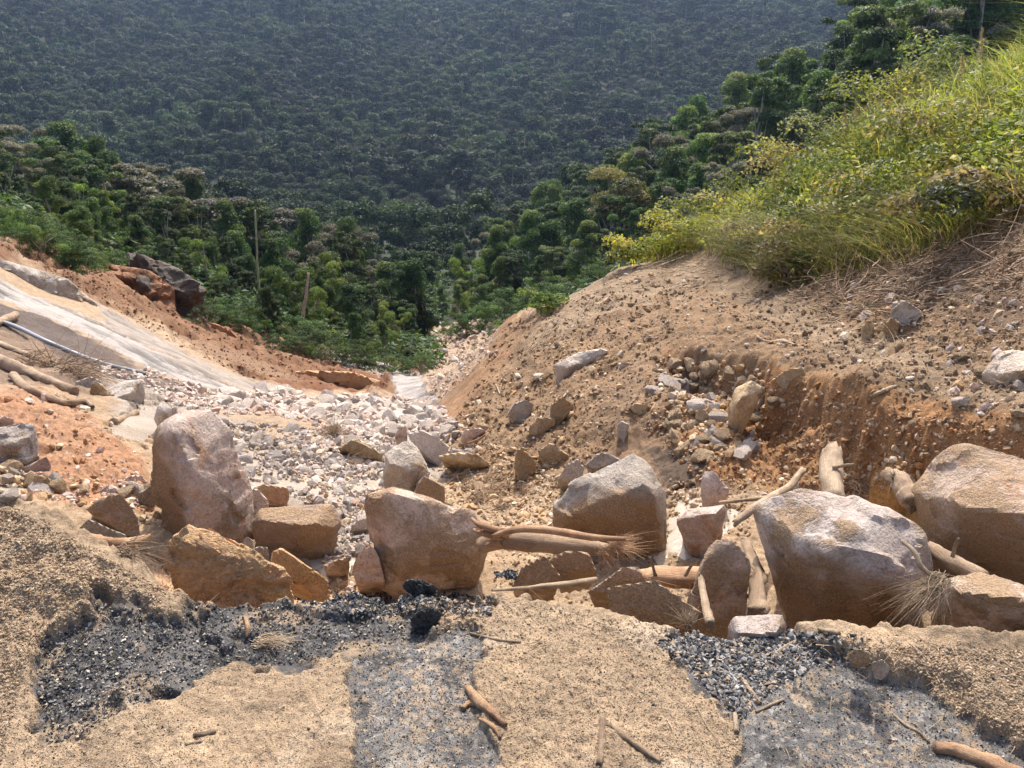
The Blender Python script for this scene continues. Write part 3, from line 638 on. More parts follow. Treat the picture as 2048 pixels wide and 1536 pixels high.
B('boulder', 'upright mud-coated slab in front of the largest boulder', 'rock', M_TAN, 2.95,
  OL('1440 1410 1530 1240 1570 1040 1650 955 1770 960 1850 1030 1880 1080 1880 1250 1870 1480 1780 1500 1560 1470', 980, 820, K), OL3('1580 1100 -.05', 980, 820, K), thick=.16, sub=6, p=28, seed=12, sink=.25)
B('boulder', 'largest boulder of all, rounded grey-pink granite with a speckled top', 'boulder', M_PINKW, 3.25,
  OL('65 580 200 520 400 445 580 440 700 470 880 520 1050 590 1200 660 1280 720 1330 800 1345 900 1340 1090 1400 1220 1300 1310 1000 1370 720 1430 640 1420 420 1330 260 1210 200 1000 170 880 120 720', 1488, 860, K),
  OL3('120 640 -.03 250 850 -.14 620 920 -.3 640 1000 -.3 800 740 -.24 1130 1000 -.2 1050 1120 -.24 500 1150 -.16', 1488, 860, K), thick=.55, sub=6, p=16, rough=.04, seed=13, sink=.2, grow=1.03, pits=.012, coat=(-.45, -.75, -.55, .38))  # lower front browned in colour to stand for shade
B('boulder', 'brown block with a flat sloping top at the right edge, above the low boulder', 'boulder', M_TAN, 3.95,
  OL('1235 450 1300 340 1400 200 1500 130 1620 98 1700 130 1850 190 2100 240 2500 380 2560 900 2300 1180 2048 1130 1900 1090 1750 1050 1520 900 1370 840 1290 680 1250 570', 1488, 860, K),
  OL3('1270 470 -.1 1520 520 -.28 1900 600 -.4 2300 640 -.42', 1488, 860, K), thick=.6, sub=6, p=30, seed=14)
B('boulder', 'low sandy boulder in the lower right, over a dark hollow', 'boulder', M_TAN, 2.85,
  OL('1430 1110 1600 1065 1700 1080 1900 1110 2100 1160 2500 1300 2450 1600 2100 1560 1650 1540 1500 1450 1385 1400 1380 1300', 1488, 860, K),
  OL3('1560 1180 -.1 1900 1230 -.16 2200 1300 -.16', 1488, 860, K), thick=.4, sub=6, p=20, seed=15, sink=.15)
B('boulder', 'pink-white stone half buried in the mud at the road edge', 'rock', M_PINKW, 2.42,
  OL('430 150 460 92 720 82 745 140 740 200 440 205', 1300, 1200, 2048 / 748.), OL3('480 182 -.08 600 190 -.10 710 180 -.08', 1300, 1200, 2048 / 748.), thick=.1, seed=16, sink=.14, back=.9)
B('boulder', 'muddy rock with a sharp ridge, lying over the broken log', 'rock', M_TAN, 2.75,
  OL('720 1330 870 1220 1000 1150 1090 1150 1125 1240 1000 1290 900 1340', 980, 820, K), (), thick=.2, seed=17)
B('boulder', 'flat mud-covered rock beside the straw tuft at the road edge', 'rock', M_TAN, 2.5,
  OL('860 1340 1000 1280 1200 1250 1300 1320 1400 1420 1560 1490 1500 1560 900 1560', 980, 820, K), (), thick=.22, seed=18, sub=6)
B('boulder', 'reddish stone beside the black plastic scrap', 'rock', M_TAN, 3.0,
  OL('160 1290 230 1150 400 1060 470 1150 510 1240 400 1270 280 1290', 980, 820, K), (), thick=.18, seed=19)
B('boulder', 'brown stone with a straight edge under the torn log', 'rock', M_TAN, 3.1,
  OL('430 1090 560 1030 720 1040 780 1170 600 1200 500 1210', 980, 820, K), (), thick=.2, seed=20, p=30)
B('earth_block', 'crumbly ochre block of earth in front of the tallest boulder', 'earth block', M_CLAY, 2.9,
  OL('1270 1290 1400 1210 1490 1215 1640 1290 1760 1380 1900 1430 2010 1500 2130 1620 2170 1700 2000 1760 1600 1740 1300 1700 1250 1560', 0, 720, K),
  OL3('1330 1300 -.06 1800 1480 -.06', 0, 720, K), thick=.2, sub=6, p=18, rough=.09, fine=.04, seed=21, sink=.15)
B('boulder', 'large pale grey rock at the left edge of the picture', 'boulder', M_GREY, 5.4,
  OL('-250 620 -120 520 0 545 120 500 190 458 250 480 290 690 190 760 100 860 0 850 -200 800', 0, 720, K), OL3('60 620 -.14 180 560 -.08 200 720 -.12', 0, 720, K), thick=.35, sub=6, seed=22, rough=.06)
B('boulder', 'smaller tan rock against the right of the pale grey one', 'rock', M_PINK, 5.2,
  OL('150 800 250 750 350 725 390 820 370 860 200 865 150 850', 0, 720, K), (), thick=.2, seed=23)
B('boulder', 'small grey rock above the pale grey one at the left edge', 'rock', M_PINK, 6.3, OL('-60 450 30 405 100 430 60 510 -40 520', 0, 720, K), (), thick=.2, seed=24)
B('boulder', 'yellowish rounded stone below the tan rock on the left', 'stone', M_OCHRE, 4.9, OL('250 850 300 840 370 870 350 920 270 915 240 890', 0, 720, K), (), thick=.12, seed=25, sub=4)
B('boulder', 'left one of three rocks at the silty pool, with a log against it', 'rock', M_GREY, 8.7, OL('550 160 660 120 740 150 720 240 620 250 560 230', 0, 720, K), (), thick=.35, seed=26)
B('boulder', 'middle wedge-shaped one of three rocks at the silty pool', 'rock', M_OCHRE, 8.1, OL('655 230 690 150 750 180 840 320 820 355 720 360 660 280', 0, 720, K), (), thick=.3, seed=27)
B('boulder', 'biggest of three rocks at the silty pool, with a sloping top', 'boulder', M_GREY, 8.3, OL('770 220 900 155 1040 140 1060 230 1030 310 920 385 870 375 810 290', 0, 720, K), OL3('850 280 -.2 960 240 -.15', 0, 720, K), thick=.5, seed=28, p=26)
B('boulder', 'flat white stone in front of the three rocks at the pool', 'stone', M_PALE, 7.6, OL('700 400 760 370 870 385 870 430 780 450 710 430', 0, 720, K), (), thick=.25, seed=29, sub=4)
B('boulder', 'pointed white stone left of the flat white one', 'stone', M_PALE, 7.8, OL('640 380 690 330 710 380 680 425 650 420', 0, 720, K), (), thick=.2, seed=30, sub=4)
B('boulder', 'pointed brown rock just behind the tallest boulder, by the pool', 'rock', M_GREY, 6.9, OL('1125 430 1150 340 1195 300 1250 350 1260 420 1180 460', 0, 720, K), OL3('1190 380 -.1', 0, 720, K), thick=.3, seed=31, p=28)
B('boulder', 'smaller rock behind the pointed brown one', 'rock', M_GREY, 7.1, OL('1240 400 1260 335 1300 360 1300 400', 0, 720, K), (), thick=.2, seed=32, sub=4)
B('boulder', 'leaning white-grey rock left of the tallest boulder', 'rock', M_PALE, 4.75, OL('980 1060 1010 970 1110 920 1140 1040 1060 1095', 0, 720, K), (), thick=.25, seed=33)
B('boulder', 'rounded grey-white rock behind the leaning one', 'rock', M_GREY, 5.0, OL('860 930 930 850 1020 840 1080 890 950 940 930 990', 0, 720, K), (), thick=.25, seed=34)
B('boulder', 'low brown rock with a dark underside, left of the tallest boulder', 'rock', M_TAN, 4.2, OL('620 1090 800 990 880 980 1010 1150 1010 1200 900 1120 760 1130', 0, 720, K), (), thick=.25, seed=35)
B('boulder', 'white stone lying on the curved strip of bark', 'stone', M_PALE, 3.62, OL('570 1240 640 1175 760 1210 920 1280 820 1290 620 1265', 0, 720, K), (), thick=.14, seed=36)
B('boulder', 'orange rock between the tallest boulder and the stream', 'rock', M_ORANGE, 4.9, OL('100 720 160 690 350 710 360 780 320 840 200 850 90 800', 480, 780, K), (), thick=.3, seed=37)
B('boulder', 'pinkish rock squeezed between the tallest boulder and the squat block', 'rock', M_PINK, 4.6, OL('60 730 130 720 200 800 210 860 120 900 60 960', 480, 780, K), (), thick=.25, seed=38)
B('boulder', 'pink-white stone between the earth block and the squat block', 'stone', M_PALE, 3.5, OL('40 1190 130 1145 190 1150 215 1250 150 1260 60 1240', 480, 780, K), (), thick=.14, seed=39)
B('boulder', 'pale stone under the right foot of the tallest boulder', 'stone', M_GREY, 4.0, OL('5 1130 50 1070 100 1100 90 1160 30 1170', 480, 780, K), (), thick=.12, seed=40, sub=4)
B('boulder', 'small orange stone on the mud beside the earth block', 'stone', M_CLAY, 3.35, OL('215 1180 300 1150 400 1230 560 1330 640 1420 500 1400 250 1290', 480, 780, K), (), thick=.2, seed=41, rough=.09)
B('boulder', 'grey stone at the water beside the slanting boulder', 'stone', M_GREY, 4.5, OL('810 1000 860 950 930 930 945 1010 880 1020', 480, 780, K), (), thick=.15, seed=42)
B('boulder', 'long flat stone half under water below the squat block', 'stone', M_TAN, 3.95, OL('610 1280 700 1240 800 1230 800 1260 700 1310', 480, 780, K), (), thick=.12, seed=43, sub=4)
B('boulder', 'broad tan rock in front of the stone rubble, with a rounded back', 'rock', M_OCHRE, 6.6, OL('715 420 830 360 900 390 1050 470 1030 500 940 510 850 480', 480, 780, K), (), thick=.4, seed=44)
B('boulder', 'upright pinkish stone at the left end of the flat slab', 'rock', M_PINK, 7.0, OL('1130 340 1160 280 1220 260 1225 360 1180 385', 480, 780, K), (), thick=.2, seed=45)
B('boulder', 'flat grey slab tilted behind the peaked pale boulder', 'rock', M_GREY, 6.7, OL('1225 320 1300 300 1420 340 1530 410 1520 450 1450 470 1330 440 1260 390', 480, 780, K), (), thick=.35, seed=46, p=34, rough=.02)
B('boulder', 'flat yellowish rock at the foot of the right bank', 'rock', M_OCHRE, 5.85, OL('1450 480 1600 455 1740 470 1830 540 1780 570 1600 520', 480, 780, K), (), thick=.35, seed=47)
B('boulder', 'pink-grey rock with a red stick, at the corner of the right bank', 'rock', M_PINK, 7.0, OL('1610 350 1640 290 1760 275 1800 300 1720 350 1650 375', 480, 780, K), (), thick=.25, seed=48)
B('boulder', 'upright rock like a tooth, left end of the row along the right bank foot', 'rock', M_OCHRE, 5.5, OL('180 430 190 300 230 270 340 380 330 440 250 470', 980, 820, K), (), thick=.25, seed=49, p=28)
B('boulder', 'wide earth-stained rock beside the tooth-like one, foot of the right bank', 'rock', M_OCHRE, 5.6, OL('350 300 440 240 520 310 580 330 560 400 430 440 380 380', 980, 820, K), (), thick=.3, seed=50)
B('boulder', 'grey rounded rock just left of the white-topped boulder', 'rock', M_GREY, 4.9, OL('490 510 560 400 640 355 690 420 660 480 600 520', 980, 820, K), (), thick=.3, seed=51)
B('boulder', 'grey rock with a dark seam above the white-topped boulder', 'rock', M_GREY, 5.15, OL('700 400 780 320 860 310 960 360 880 400 740 440', 980, 820, K), (), thick=.25, seed=52)
B('boulder', 'long white rock lying on the earth slope of the right bank', 'rock', M_PALE, 7.55, OL('400 350 470 290 580 230 740 210 790 225 700 310 640 350 500 390 430 400', 1000, 640, K), OL3('500 350 -.1', 1000, 640, K), thick=.4, seed=53, p=28, rough=.06)
B('boulder', 'rounded white stone right of the long white rock', 'stone', M_PALE, 7.0, OL('860 350 890 310 960 320 970 380 900 395', 1000, 640, K), (), thick=.2, seed=54, sub=4)
B('boulder', 'ochre boulder half buried in the earth slope of the right bank', 'rock', M_OCHRE, 6.2, OL('375 620 450 560 520 600 500 680 400 720 370 680', 1000, 640, K), (), thick=.3, seed=55)
B('boulder', 'pale rock face showing through the slope left of the ochre boulder', 'rock', M_PALE, 6.7, OL('50 690 100 610 180 580 250 620 200 720 100 740', 1000, 640, K), (), thick=.4, seed=56)
B('boulder', 'cracked stained rock below the ochre boulder', 'rock', M_OCHRE, 6.1, OL('210 800 270 710 400 720 400 770 290 850 220 840', 1000, 640, K), (), thick=.3, seed=57)
B('boulder', 'small white stone alone on dark earth above the white-topped boulder', 'stone', M_PALE, 5.55, OL('855 770 890 735 945 760 910 800', 1000, 640, K), (), thick=.1, seed=58, sub=4)
B('boulder', 'ochre block jutting out under the bank lip, widest of the cut', 'rock', M_OCHRE, 5.75, OL('950 630 1000 600 1140 650 1060 720 1030 725', 1000, 640, K), (), thick=.3, seed=59, p=30)
B('boulder', 'long upright ochre rock sticking out of the cut earth bank', 'rock', M_OCHRE, 5.3, OL('1670 650 1720 500 1840 440 1930 500 1850 640 1750 770 1680 710', 1000, 640, K), OL3('1740 600 -.14', 1000, 640, K), thick=.3, seed=60, p=28)
B('boulder', 'angular ochre rock below the lip, left of the long upright one', 'rock', M_OCHRE, 5.4, OL('1430 660 1500 650 1590 790 1500 770 1440 720', 1000, 640, K), (), thick=.22, seed=61)
B('boulder', 'yellow-white rock set in the very lip of the bank', 'rock', M_OCHRE, 5.6, OL('235 710 300 660 430 635 450 680 430 800 340 780', 1488, 560, K), (), thick=.25, seed=62, p=28)
B('boulder', 'flat pale rock with a dark underside in the upper slope on the right', 'rock', M_PALE, 6.3, OL('1070 225 1160 150 1200 160 1300 230 1290 270 1200 295 1120 270', 1488, 560, K), (), thick=.3, seed=63)
B('boulder', 'blocky tan rock below the flat pale one on the upper slope', 'rock', M_OCHRE, 6.2, OL('860 330 900 290 960 320 930 400 880 400', 1488, 560, K), (), thick=.25, seed=64, sub=4)
B('boulder', 'tan rock right of the blocky one on the upper slope', 'rock', M_OCHRE, 6.2, OL('1020 330 1070 270 1140 300 1130 370 1060 375', 1488, 560, K), (), thick=.25, seed=65, sub=4)
B('boulder', 'big pale rounded rock at the right edge, above the cut bank', 'boulder', M_PALE, 5.2, OL('1740 690 1830 570 1900 520 2100 520 2300 640 2250 800 2048 820 1900 770 1800 740', 1488, 560, K), OL3('1860 680 -.12 2048 660 -.18', 1488, 560, K), thick=.4, seed=66, sub=6)
B('boulder', 'grey slab stuck in the end of the orange ridge over the stream bed', 'rock', M_GREY, 10.6, OL('950 570 985 520 1020 505 1020 550 970 580', 600, 500, 2.56), (), thick=.4, seed=67, sub=4)
B('rock_outcrop', 'dark rock outcrop overhanging an orange broken face under the left wood', 'outcrop', M_DARKROCK, 25.6,
  OL('490 290 520 195 560 190 620 225 700 262 780 300 860 335 930 400 960 520 890 560 840 500 700 400 600 330', 0, 400, 2048 / 900.), OL3('640 320 -.9 800 400 -.9', 0, 400, 2048 / 900.), thick=4.5, sub=6, p=26, rough=.07, seed=68, sink=1.2)
B('earth_block', 'broken orange rock face under the dark outcrop on the left', 'earth block', M_REDCLAY, 25.9,
  OL('470 280 560 300 640 315 720 350 790 400 800 490 740 480 640 440 540 390', 0, 400, 2048 / 900.), OL3('640 420 -.5 780 480 -.7', 0, 400, 2048 / 900.), thick=2.5, sub=6, p=26, rough=.08, seed=72, sink=.5)
B('rock_outcrop', 'long pale bedrock step along the top of the left slab', 'outcrop', M_BEDROCK, 18.8,
  OL('-300 180 0 275 60 285 150 320 300 400 440 470 475 500 480 540 420 520 260 450 150 440 0 360 -300 240', 0, 400, 2048 / 900.), OL3('150 380 -.5 380 480 -.4', 0, 400, 2048 / 900.), thick=2.4, sub=6, p=20, rough=.04, seed=69)
B('earth_block', 'orange earth hump left standing between the two pale slabs', 'earth block', M_CLAY, 21.5,
  OL('1240 880 1260 800 1400 775 1600 780 1760 830 1785 865 1700 880 1500 885', 0, 400, 2048 / 900.), (), thick=2.0, sub=5, p=10, rough=.1, seed=70)
B('earth_block', 'rounded orange boulder of clay under the left wood edge', 'earth block', M_REDCLAY, 26.2,
  OL('890 590 910 555 980 560 1060 600 1100 640 1010 640 930 620', 0, 400, 2048 / 900.), (), thick=1.5, sub=5, p=12, rough=.08, seed=71)
B('boulder', 'flat rounded brown stone lying beside the blue-grey gravel', 'stone', M_TAN, 2.16, OL('1085 300 1120 265 1200 280 1212 330 1150 348 1095 335', 1300, 1200, 2048 / 748.), (), thick=.07, seed=90, sub=5, sink=.02, p=12)
B('boulder', 'small pinkish stone right of the flat brown one at the asphalt edge', 'stone', M_PINKW, 2.10, OL('1222 350 1280 333 1312 370 1270 398 1230 382', 1300, 1200, 2048 / 748.), (), thick=.05, seed=91, sub=5, sink=.02, p=12)
# lumps of broken asphalt
B('asphalt_lump', 'black asphalt lump with sand on top, tipped on the road edge', 'asphalt lump', M_ASPH, 2.46,
  OL('1190 1430 1240 1380 1330 1390 1440 1450 1440 1480 1370 1520 1260 1500', 480, 780, K), (), thick=.12, sub=5, rough=.22, fine=.10, seed=80, p=14, fr=3, sink=.03)
B('asphalt_lump', 'black asphalt lump lying on sand below the tipped one', 'asphalt lump', M_ASPH, 2.28,
  OL('1640 940 1680 905 1740 895 1770 920 1720 960 1700 990 1650 970', 0, 768, 2.0), (), thick=.08, sub=5, rough=.22, fine=.10, seed=81, p=14, fr=3, sink=.03)
# ------------------------------------------------------------------ loose stones: the larger ones each an object, the grit one object
rng = np.random.default_rng(11)
def rand_in(poly, n, rg):
    p = np.array(poly, float); lo, hi = p.min(0), p.max(0); out = np.zeros((0, 2))
    while len(out) < n:
        q = rg.uniform(lo, hi, (n * 3, 2)); out = np.concatenate([out, q[inpoly(q[:, 0], q[:, 1], poly) > 0]])
    return out[:n]
PROTO = {}
def stone_protos(key, mat, n=7, **kw):
    L_ = []
    for k in range(n):
        V, F = rock_mesh('stone', 3, rng, planes=int(rng.integers(6, 10)), p=120, squash=(1, rng.uniform(.6, .95), rng.uniform(.45, .8)), rough=.05, **kw)
        me = mesh_np('stone', V, F); me.set_sharp_from_angle(angle=R(24)); me.materials.append(mat); L_.append(me)
    PROTO[key] = L_
stone_protos('pale', M_SMALL_PALE); stone_protos('ochre', M_SMALL_OCHRE); stone_protos('grey', M_SMALL_GREY)
LOWP = [rock_mesh('s', 1, rng, planes=8, p=60, squash=(1, rng.uniform(.6, 1), rng.uniform(.4, .85)), rough=.0) for _ in range(16)]
LOWQ = []
for _ in range(10):
    b = bmesh.new()
    for q in rng.normal(size=(9, 3)): b.verts.new(Vector(q / np.linalg.norm(q) * np.array((1, .8, .6))))
    bmesh.ops.convex_hull(b, input=list(b.verts)); b.verts.ensure_lookup_table(); b.verts.index_update(); bmesh.ops.triangulate(b, faces=list(b.faces))
    LOWQ.append((np.array([v.co[:] for v in b.verts]), np.array([[v.index for v in f.verts] for f in b.faces]))); b.free()
def rotm(n, rg, tilt=None):
    q = rg.normal(size=(n, 4)); q /= np.linalg.norm(q, axis=1)[:, None]; w, x, y, z = q.T
    return np.stack([1 - 2 * (y * y + z * z), 2 * (x * y - z * w), 2 * (x * z + y * w), 2 * (x * y + z * w), 1 - 2 * (x * x + z * z), 2 * (y * z - x * w), 2 * (x * z - y * w), 2 * (y * z + x * w), 1 - 2 * (x * x + y * y)], 1).reshape(n, 3, 3)
def merged(name, protos, P, S, C, mat, rg, smooth=False, label=None, cat=None, kind='stuff', flat=None):
    Vs, Fs, Cs, off = [], [], [], 0
    pick = rg.integers(0, len(protos), len(P)); Rm = rotm(len(P), rg)
    for k, (V, F) in enumerate(protos):
        i = np.nonzero(pick == k)[0]
        if not len(i): continue
        W = np.einsum('nij,mj->nmi', Rm[i], V) * S[i][:, None, None]
        if flat: W[:, :, 2] *= flat
        W += P[i][:, None, :]
        Vs.append(W.reshape(-1, 3)); Fs.append((F[None] + (np.arange(len(i)) * len(V))[:, None, None]).reshape(-1, 3) + off); off += len(i) * len(V)
        Cs.append(np.repeat(C[i], len(V), 0))
    me = mesh_np(name, np.concatenate(Vs), np.concatenate(Fs), np.concatenate(Cs), smooth)
    o = tag(link(name, me, mat), label, cat, kind=kind); return o

PALEC = [(.54, .44, .36), (.50, .38, .31), (.44, .36, .31), (.58, .50, .42), (.48, .33, .24)]
OCHC = [(.44, .30, .16), (.50, .38, .24), (.36, .22, .11), (.52, .43, .32)]
TCX = [(.34, .20, .10), (.30, .17, .075)]
MUDC = [(.42, .29, .17), (.36, .24, .135), (.46, .33, .20)]
AREAS = [  # polygon, count, smallest and largest size in photo pixels, power, kinds, colours, group, label
 ([(430, 790), (560, 780), (640, 800), (720, 790), (860, 805), (905, 850), (880, 880), (790, 885), (720, 870), (640, 850), (560, 830), (440, 815)], 900, 9, 46, 2.6, ('pale', 'pale', 'grey'), PALEC, 'angular stones of the rubble bed', 'pale angular stone heaped in the rubble bed along the left of the stream'),
 ([(330, 770), (480, 785), (600, 800), (640, 850), (540, 830), (420, 830), (330, 805)], 420, 6, 26, 2.8, ('pale', 'grey'), PALEC, 'small stones at the slab foot', 'small pale stone scattered at the foot of the long pale slab'),
 ([(160, 735), (300, 740), (440, 790), (420, 830), (330, 800), (290, 770)], 320, 5, 20, 2.8, ('pale', 'grey'), PALEC, 'small stones at the slab foot', 'small pale stone scattered at the foot of the long pale slab'),
 ([(780, 840), (880, 815), (930, 860), (960, 900), (900, 930), (830, 900)], 150, 8, 34, 2.4, ('pale', 'grey', 'ochre'), PALEC, 'stones lying in the far shallows', 'pale stone lying in the milky shallows beside the right bank'),
 ([(640, 830), (780, 880), (770, 930), (700, 950), (600, 900)], 420, 5, 22, 2.8, ('grey', 'pale'), PALEC, 'stones in the shallow stream', 'small grey stone in the shallow stream behind the middle boulders'),
 ([(560, 900), (690, 930), (770, 960), (740, 1100), (690, 1150), (640, 1140), (680, 1060), (600, 1000)], 420, 5, 22, 2.7, ('grey', 'pale', 'ochre'), PALEC + OCHC, 'stones in the shallow stream', 'small grey stone in the shallow stream behind the middle boulders'),
 ([(0, 930), (150, 960), (290, 950), (320, 1060), (230, 1040), (100, 1000), (0, 1000)], 260, 6, 42, 2.4, ('pale', 'ochre', 'grey'), PALEC + OCHC, 'stones below the orange mound', 'stone on the orange clay between the pale grey rock and the tallest boulder'),
 ([(0, 770), (160, 790), (290, 920), (300, 960), (150, 950), (90, 860)], 46, 5, 22, 2.6, ('pale', 'ochre'), PALEC + OCHC, 'stones on the orange mound', 'stone lying on the orange clay mound on the left'),
 ([(870, 650), (990, 640), (985, 700), (930, 760), (880, 800), (850, 780)], 240, 4, 20, 2.5, ('grey', 'ochre'), PALEC, 'far stones in the stream bed', 'far pale stone in the narrow stream bed below the wood'),
 ([(900, 860), (1000, 740), (1090, 680), (1300, 690), (1230, 800), (1180, 900), (1050, 930), (960, 900)], 330, 5, 34, 2.7, ('ochre', 'pale'), OCHC, 'stones on the right earth slope', 'stone stuck in the bare earth slope of the right bank'),
 ([(1290, 770), (1400, 740), (1530, 760), (1520, 900), (1400, 930), (1330, 880)], 300, 8, 52, 2.3, ('ochre', 'ochre', 'pale'), OCHC, 'stones in the cut bank', 'ochre stone packed in the cut face under the bank lip'),
 ([(1040, 640), (1230, 540), (1420, 530), (1700, 720), (1560, 735), (1330, 700), (1130, 690)], 320, 4, 16, 2.8, ('ochre', 'pale'), OCHC + PALEC, 'stones on the flat shelf', 'small stone on the flat muddy shelf of the right bank'),
 ([(1560, 570), (1800, 560), (2048, 500), (2048, 840), (1880, 830), (1700, 730)], 420, 5, 32, 2.7, ('ochre', 'pale'), OCHC + PALEC, 'stones on the upper mud slope', 'pale stone on the muddy slope below the grass on the right'),
 ([(960, 930), (1120, 930), (1150, 1010), (1110, 1070), (960, 1080), (890, 1010)], 330, 5, 28, 2.6, ('ochre', 'pale'), OCHC + MUDC, 'stones between the boulders', 'small stone in the muddy hollow between the boulders'),
 ([(1000, 1060), (1300, 1110), (1500, 1060), (1490, 960), (1340, 960), (1330, 1120), (1100, 1180), (1000, 1180)], 260, 5, 24, 2.7, ('ochre', 'pale'), OCHC + MUDC, 'stones between the boulders', 'small stone in the muddy hollow between the boulders'),
 ([(1450, 930), (1650, 960), (1850, 900), (1850, 980), (1700, 1000), (1500, 990)], 200, 5, 24, 2.7, ('ochre',), OCHC, 'stones at the foot of the cut bank', 'small stone at the foot of the orange cut bank'),
 ([(440, 840), (640, 860), (780, 900), (770, 1000), (740, 1100), (680, 1150), (600, 1110), (690, 1050), (600, 1000), (500, 960), (450, 900)], 2300, 5, 34, 2.8, ('grey', 'pale', 'grey'), [(.40, .33, .28), (.34, .28, .24), (.28, .24, .21), (.22, .19, .17), (.46, .39, .33), (.36, .26, .17)], 'stones in the shallow stream', 'small grey stone in the shallow stream behind the middle boulders'),
 ([(860, 660), (990, 645), (980, 700), (930, 760), (880, 800), (850, 790)], 420, 3, 12, 2.8, ('ochre', 'grey'), MUDC + OCHC, 'far stones in the stream bed', 'far pale stone in the narrow stream bed below the wood'),
 ([(870, 860), (1110, 920), (1130, 1010), (1110, 1070), (960, 1080), (860, 990)], 1100, 4, 24, 2.8, ('ochre', 'pale'), OCHC + MUDC, 'stones between the boulders', 'small stone in the muddy hollow between the boulders'),
 ([(1300, 705), (1540, 745), (1560, 800), (1520, 850), (1300, 800)], 150, 6, 36, 2.5, ('ochre',), OCHC + TCX, 'stones in the cut bank', 'ochre stone packed in the cut face under the bank lip'),
 ([(440, 1180), (560, 1130), (700, 1160), (720, 1190), (600, 1195)], 120, 6, 26, 2.5, ('pale', 'ochre'), PALEC + OCHC, 'stones at the road edge', 'small stone on the orange mud at the broken road edge'),
]
cand = []
for ai, (poly, n, s0, s1, pw, kinds, cols, grp, lab) in enumerate(AREAS):
    uv = rand_in(poly, n, rng); H = hit(uv[:, 0], uv[:, 1])
    s = (s0 ** (1 - pw) + rng.uniform(0, 1, n) * (s1 ** (1 - pw) - s0 ** (1 - pw))) ** (1 / (1 - pw))
    for k in range(n):
        if not np.isnan(H[k, 0]):
            rr0 = math.hypot(H[k, 0], H[k, 1]); w0 = float(_bil(WATG, TH, LR, np.array([math.atan2(H[k, 0], H[k, 1])]), np.array([math.log(rr0)]))[0]); H[k, 2] += w0 * min(.075 * rr0 / 5, .25) * .9
            cand.append((s[k], ai, H[k]))
cand.sort(key=lambda c: -c[0])
seen = set()
for s, ai, p in cand[:265]:
    _, _, _, _, _, kinds, cols, grp, lab = AREAS[ai]
    d = math.hypot(p[0], p[1]); rad = s * .5 * d * 1.06 / FPX
    pr = PROTO[kinds[int(rng.integers(len(kinds)))]]
    me = pr[int(rng.integers(len(pr)))]
    o = bpy.data.objects.new('stone', me); COL.objects.link(o)
    o.location = (p[0], p[1], p[2] - rad * .08); o.scale = (rad * 1.15,) * 3
    o.rotation_euler = (rng.normal() * .45, rng.normal() * .45, rng.uniform(0, 6.28))
    tag(o, lab, 'stone', grp)
rest = cand[265:]
P = np.array([c[2] for c in rest]); dd = np.hypot(P[:, 0], P[:, 1]); S = np.array([c[0] for c in rest]) * .5 * dd * 1.1 / FPX
C = np.array([AREAS[c[1]][6][int(rng.integers(len(AREAS[c[1]][6])))] for c in rest]) * rng.uniform(.75, 1.15, (len(rest), 1)); P[:, 2] += S * .15
merged('rubble', LOWP, P, S, C, M_STONES, rng, label='fine loose rubble strewn over the stream bed and banks', cat='rubble')

def grit(name, label, cat, specs, protos=LOWQ, mat=M_STONES, flat=None):
    Ps, Ss, Cs = [], [], []
    for poly, n, s0, s1, cols, keep in specs:
        uv = rand_in(poly, n, rng); H = hit(uv[:, 0], uv[:, 1]); ok = ~np.isnan(H[:, 0])
        if keep is not None: ok &= keep(uv, H)
        H = H[ok]; n = len(H); d = np.hypot(H[:, 0], H[:, 1])
        s = (s0 ** -1.6 + rng.uniform(0, 1, n) * (s1 ** -1.6 - s0 ** -1.6)) ** (1 / -1.6)
        S = s * .5 * d / FPX; H[:, 2] += S * .25
        Ps.append(H); Ss.append(S); Cs.append(np.array(cols)[rng.integers(0, len(cols), n)] * rng.uniform(.7, 1.3, (n, 1)))
    return merged(name, protos, np.concatenate(Ps), np.concatenate(Ss), np.concatenate(Cs), mat, rng, label=label, cat=cat, flat=flat)
ASPHG = asph.reshape(RR.shape)
def on_asph(lo=.5, hi=2):
    def f(uv, H):
        a = _bil(ASPHG, TH, LR, np.arctan2(H[:, 0], H[:, 1]), np.log(np.hypot(H[:, 0], H[:, 1]))); return (a > lo) & (a < hi)
    return f
WRN = [(.30, .27, .22), (.38, .34, .28), (.05, .05, .05), (.14, .135, .13)]
BLK = [(.022, .021, .022), (.05, .048, .05), (.09, .087, .09), (.035, .033, .033), (.15, .145, .145), (.30, .24, .17)]
BLU = [(.105, .10, .095), (.165, .157, .15), (.05, .048, .047), (.24, .23, .22), (.33, .31, .28), (.30, .22, .145)]
WRN = [(.30, .27, .22), (.38, .34, .28), (.05, .05, .05), (.14, .135, .13)]
grit('gravel', 'black and blue-grey road gravel broken out of the asphalt', 'gravel', [
  (TRENCH, 7000, 4, 14, BLK + WRN, on_asph(.4)),
  ([(1310, 1285), (1360, 1262), (1560, 1256), (1640, 1275), (1640, 1330), (1560, 1370), (1480, 1440), (1440, 1400), (1380, 1345)], 2600, 8, 24, BLU, None),
  ([(560, 1190), (700, 1186), (840, 1182), (990, 1196), (985, 1230), (860, 1230), (700, 1230)], 1300, 6, 18, BLU + BLK, None),
  (ASPH2, 6500, 3, 8, WRN + WRN + BLK, on_asph(.4)), (ASPH, 5200, 3, 8, WRN + WRN + BLK, on_asph(.4)),
  ([(1560, 1260), (1720, 1270), (1760, 1340), (1640, 1340)], 160, 8, 20, BLU, None),
  ([(0, 1010), (330, 1190), (1000, 1200), (2048, 1300), (2048, 1536), (0, 1536)], 260, 5, 12, BLK, None)])
SANDC = [(.33, .24, .155), (.265, .185, .115), (.38, .295, .20), (.21, .145, .09), (.30, .215, .135)]
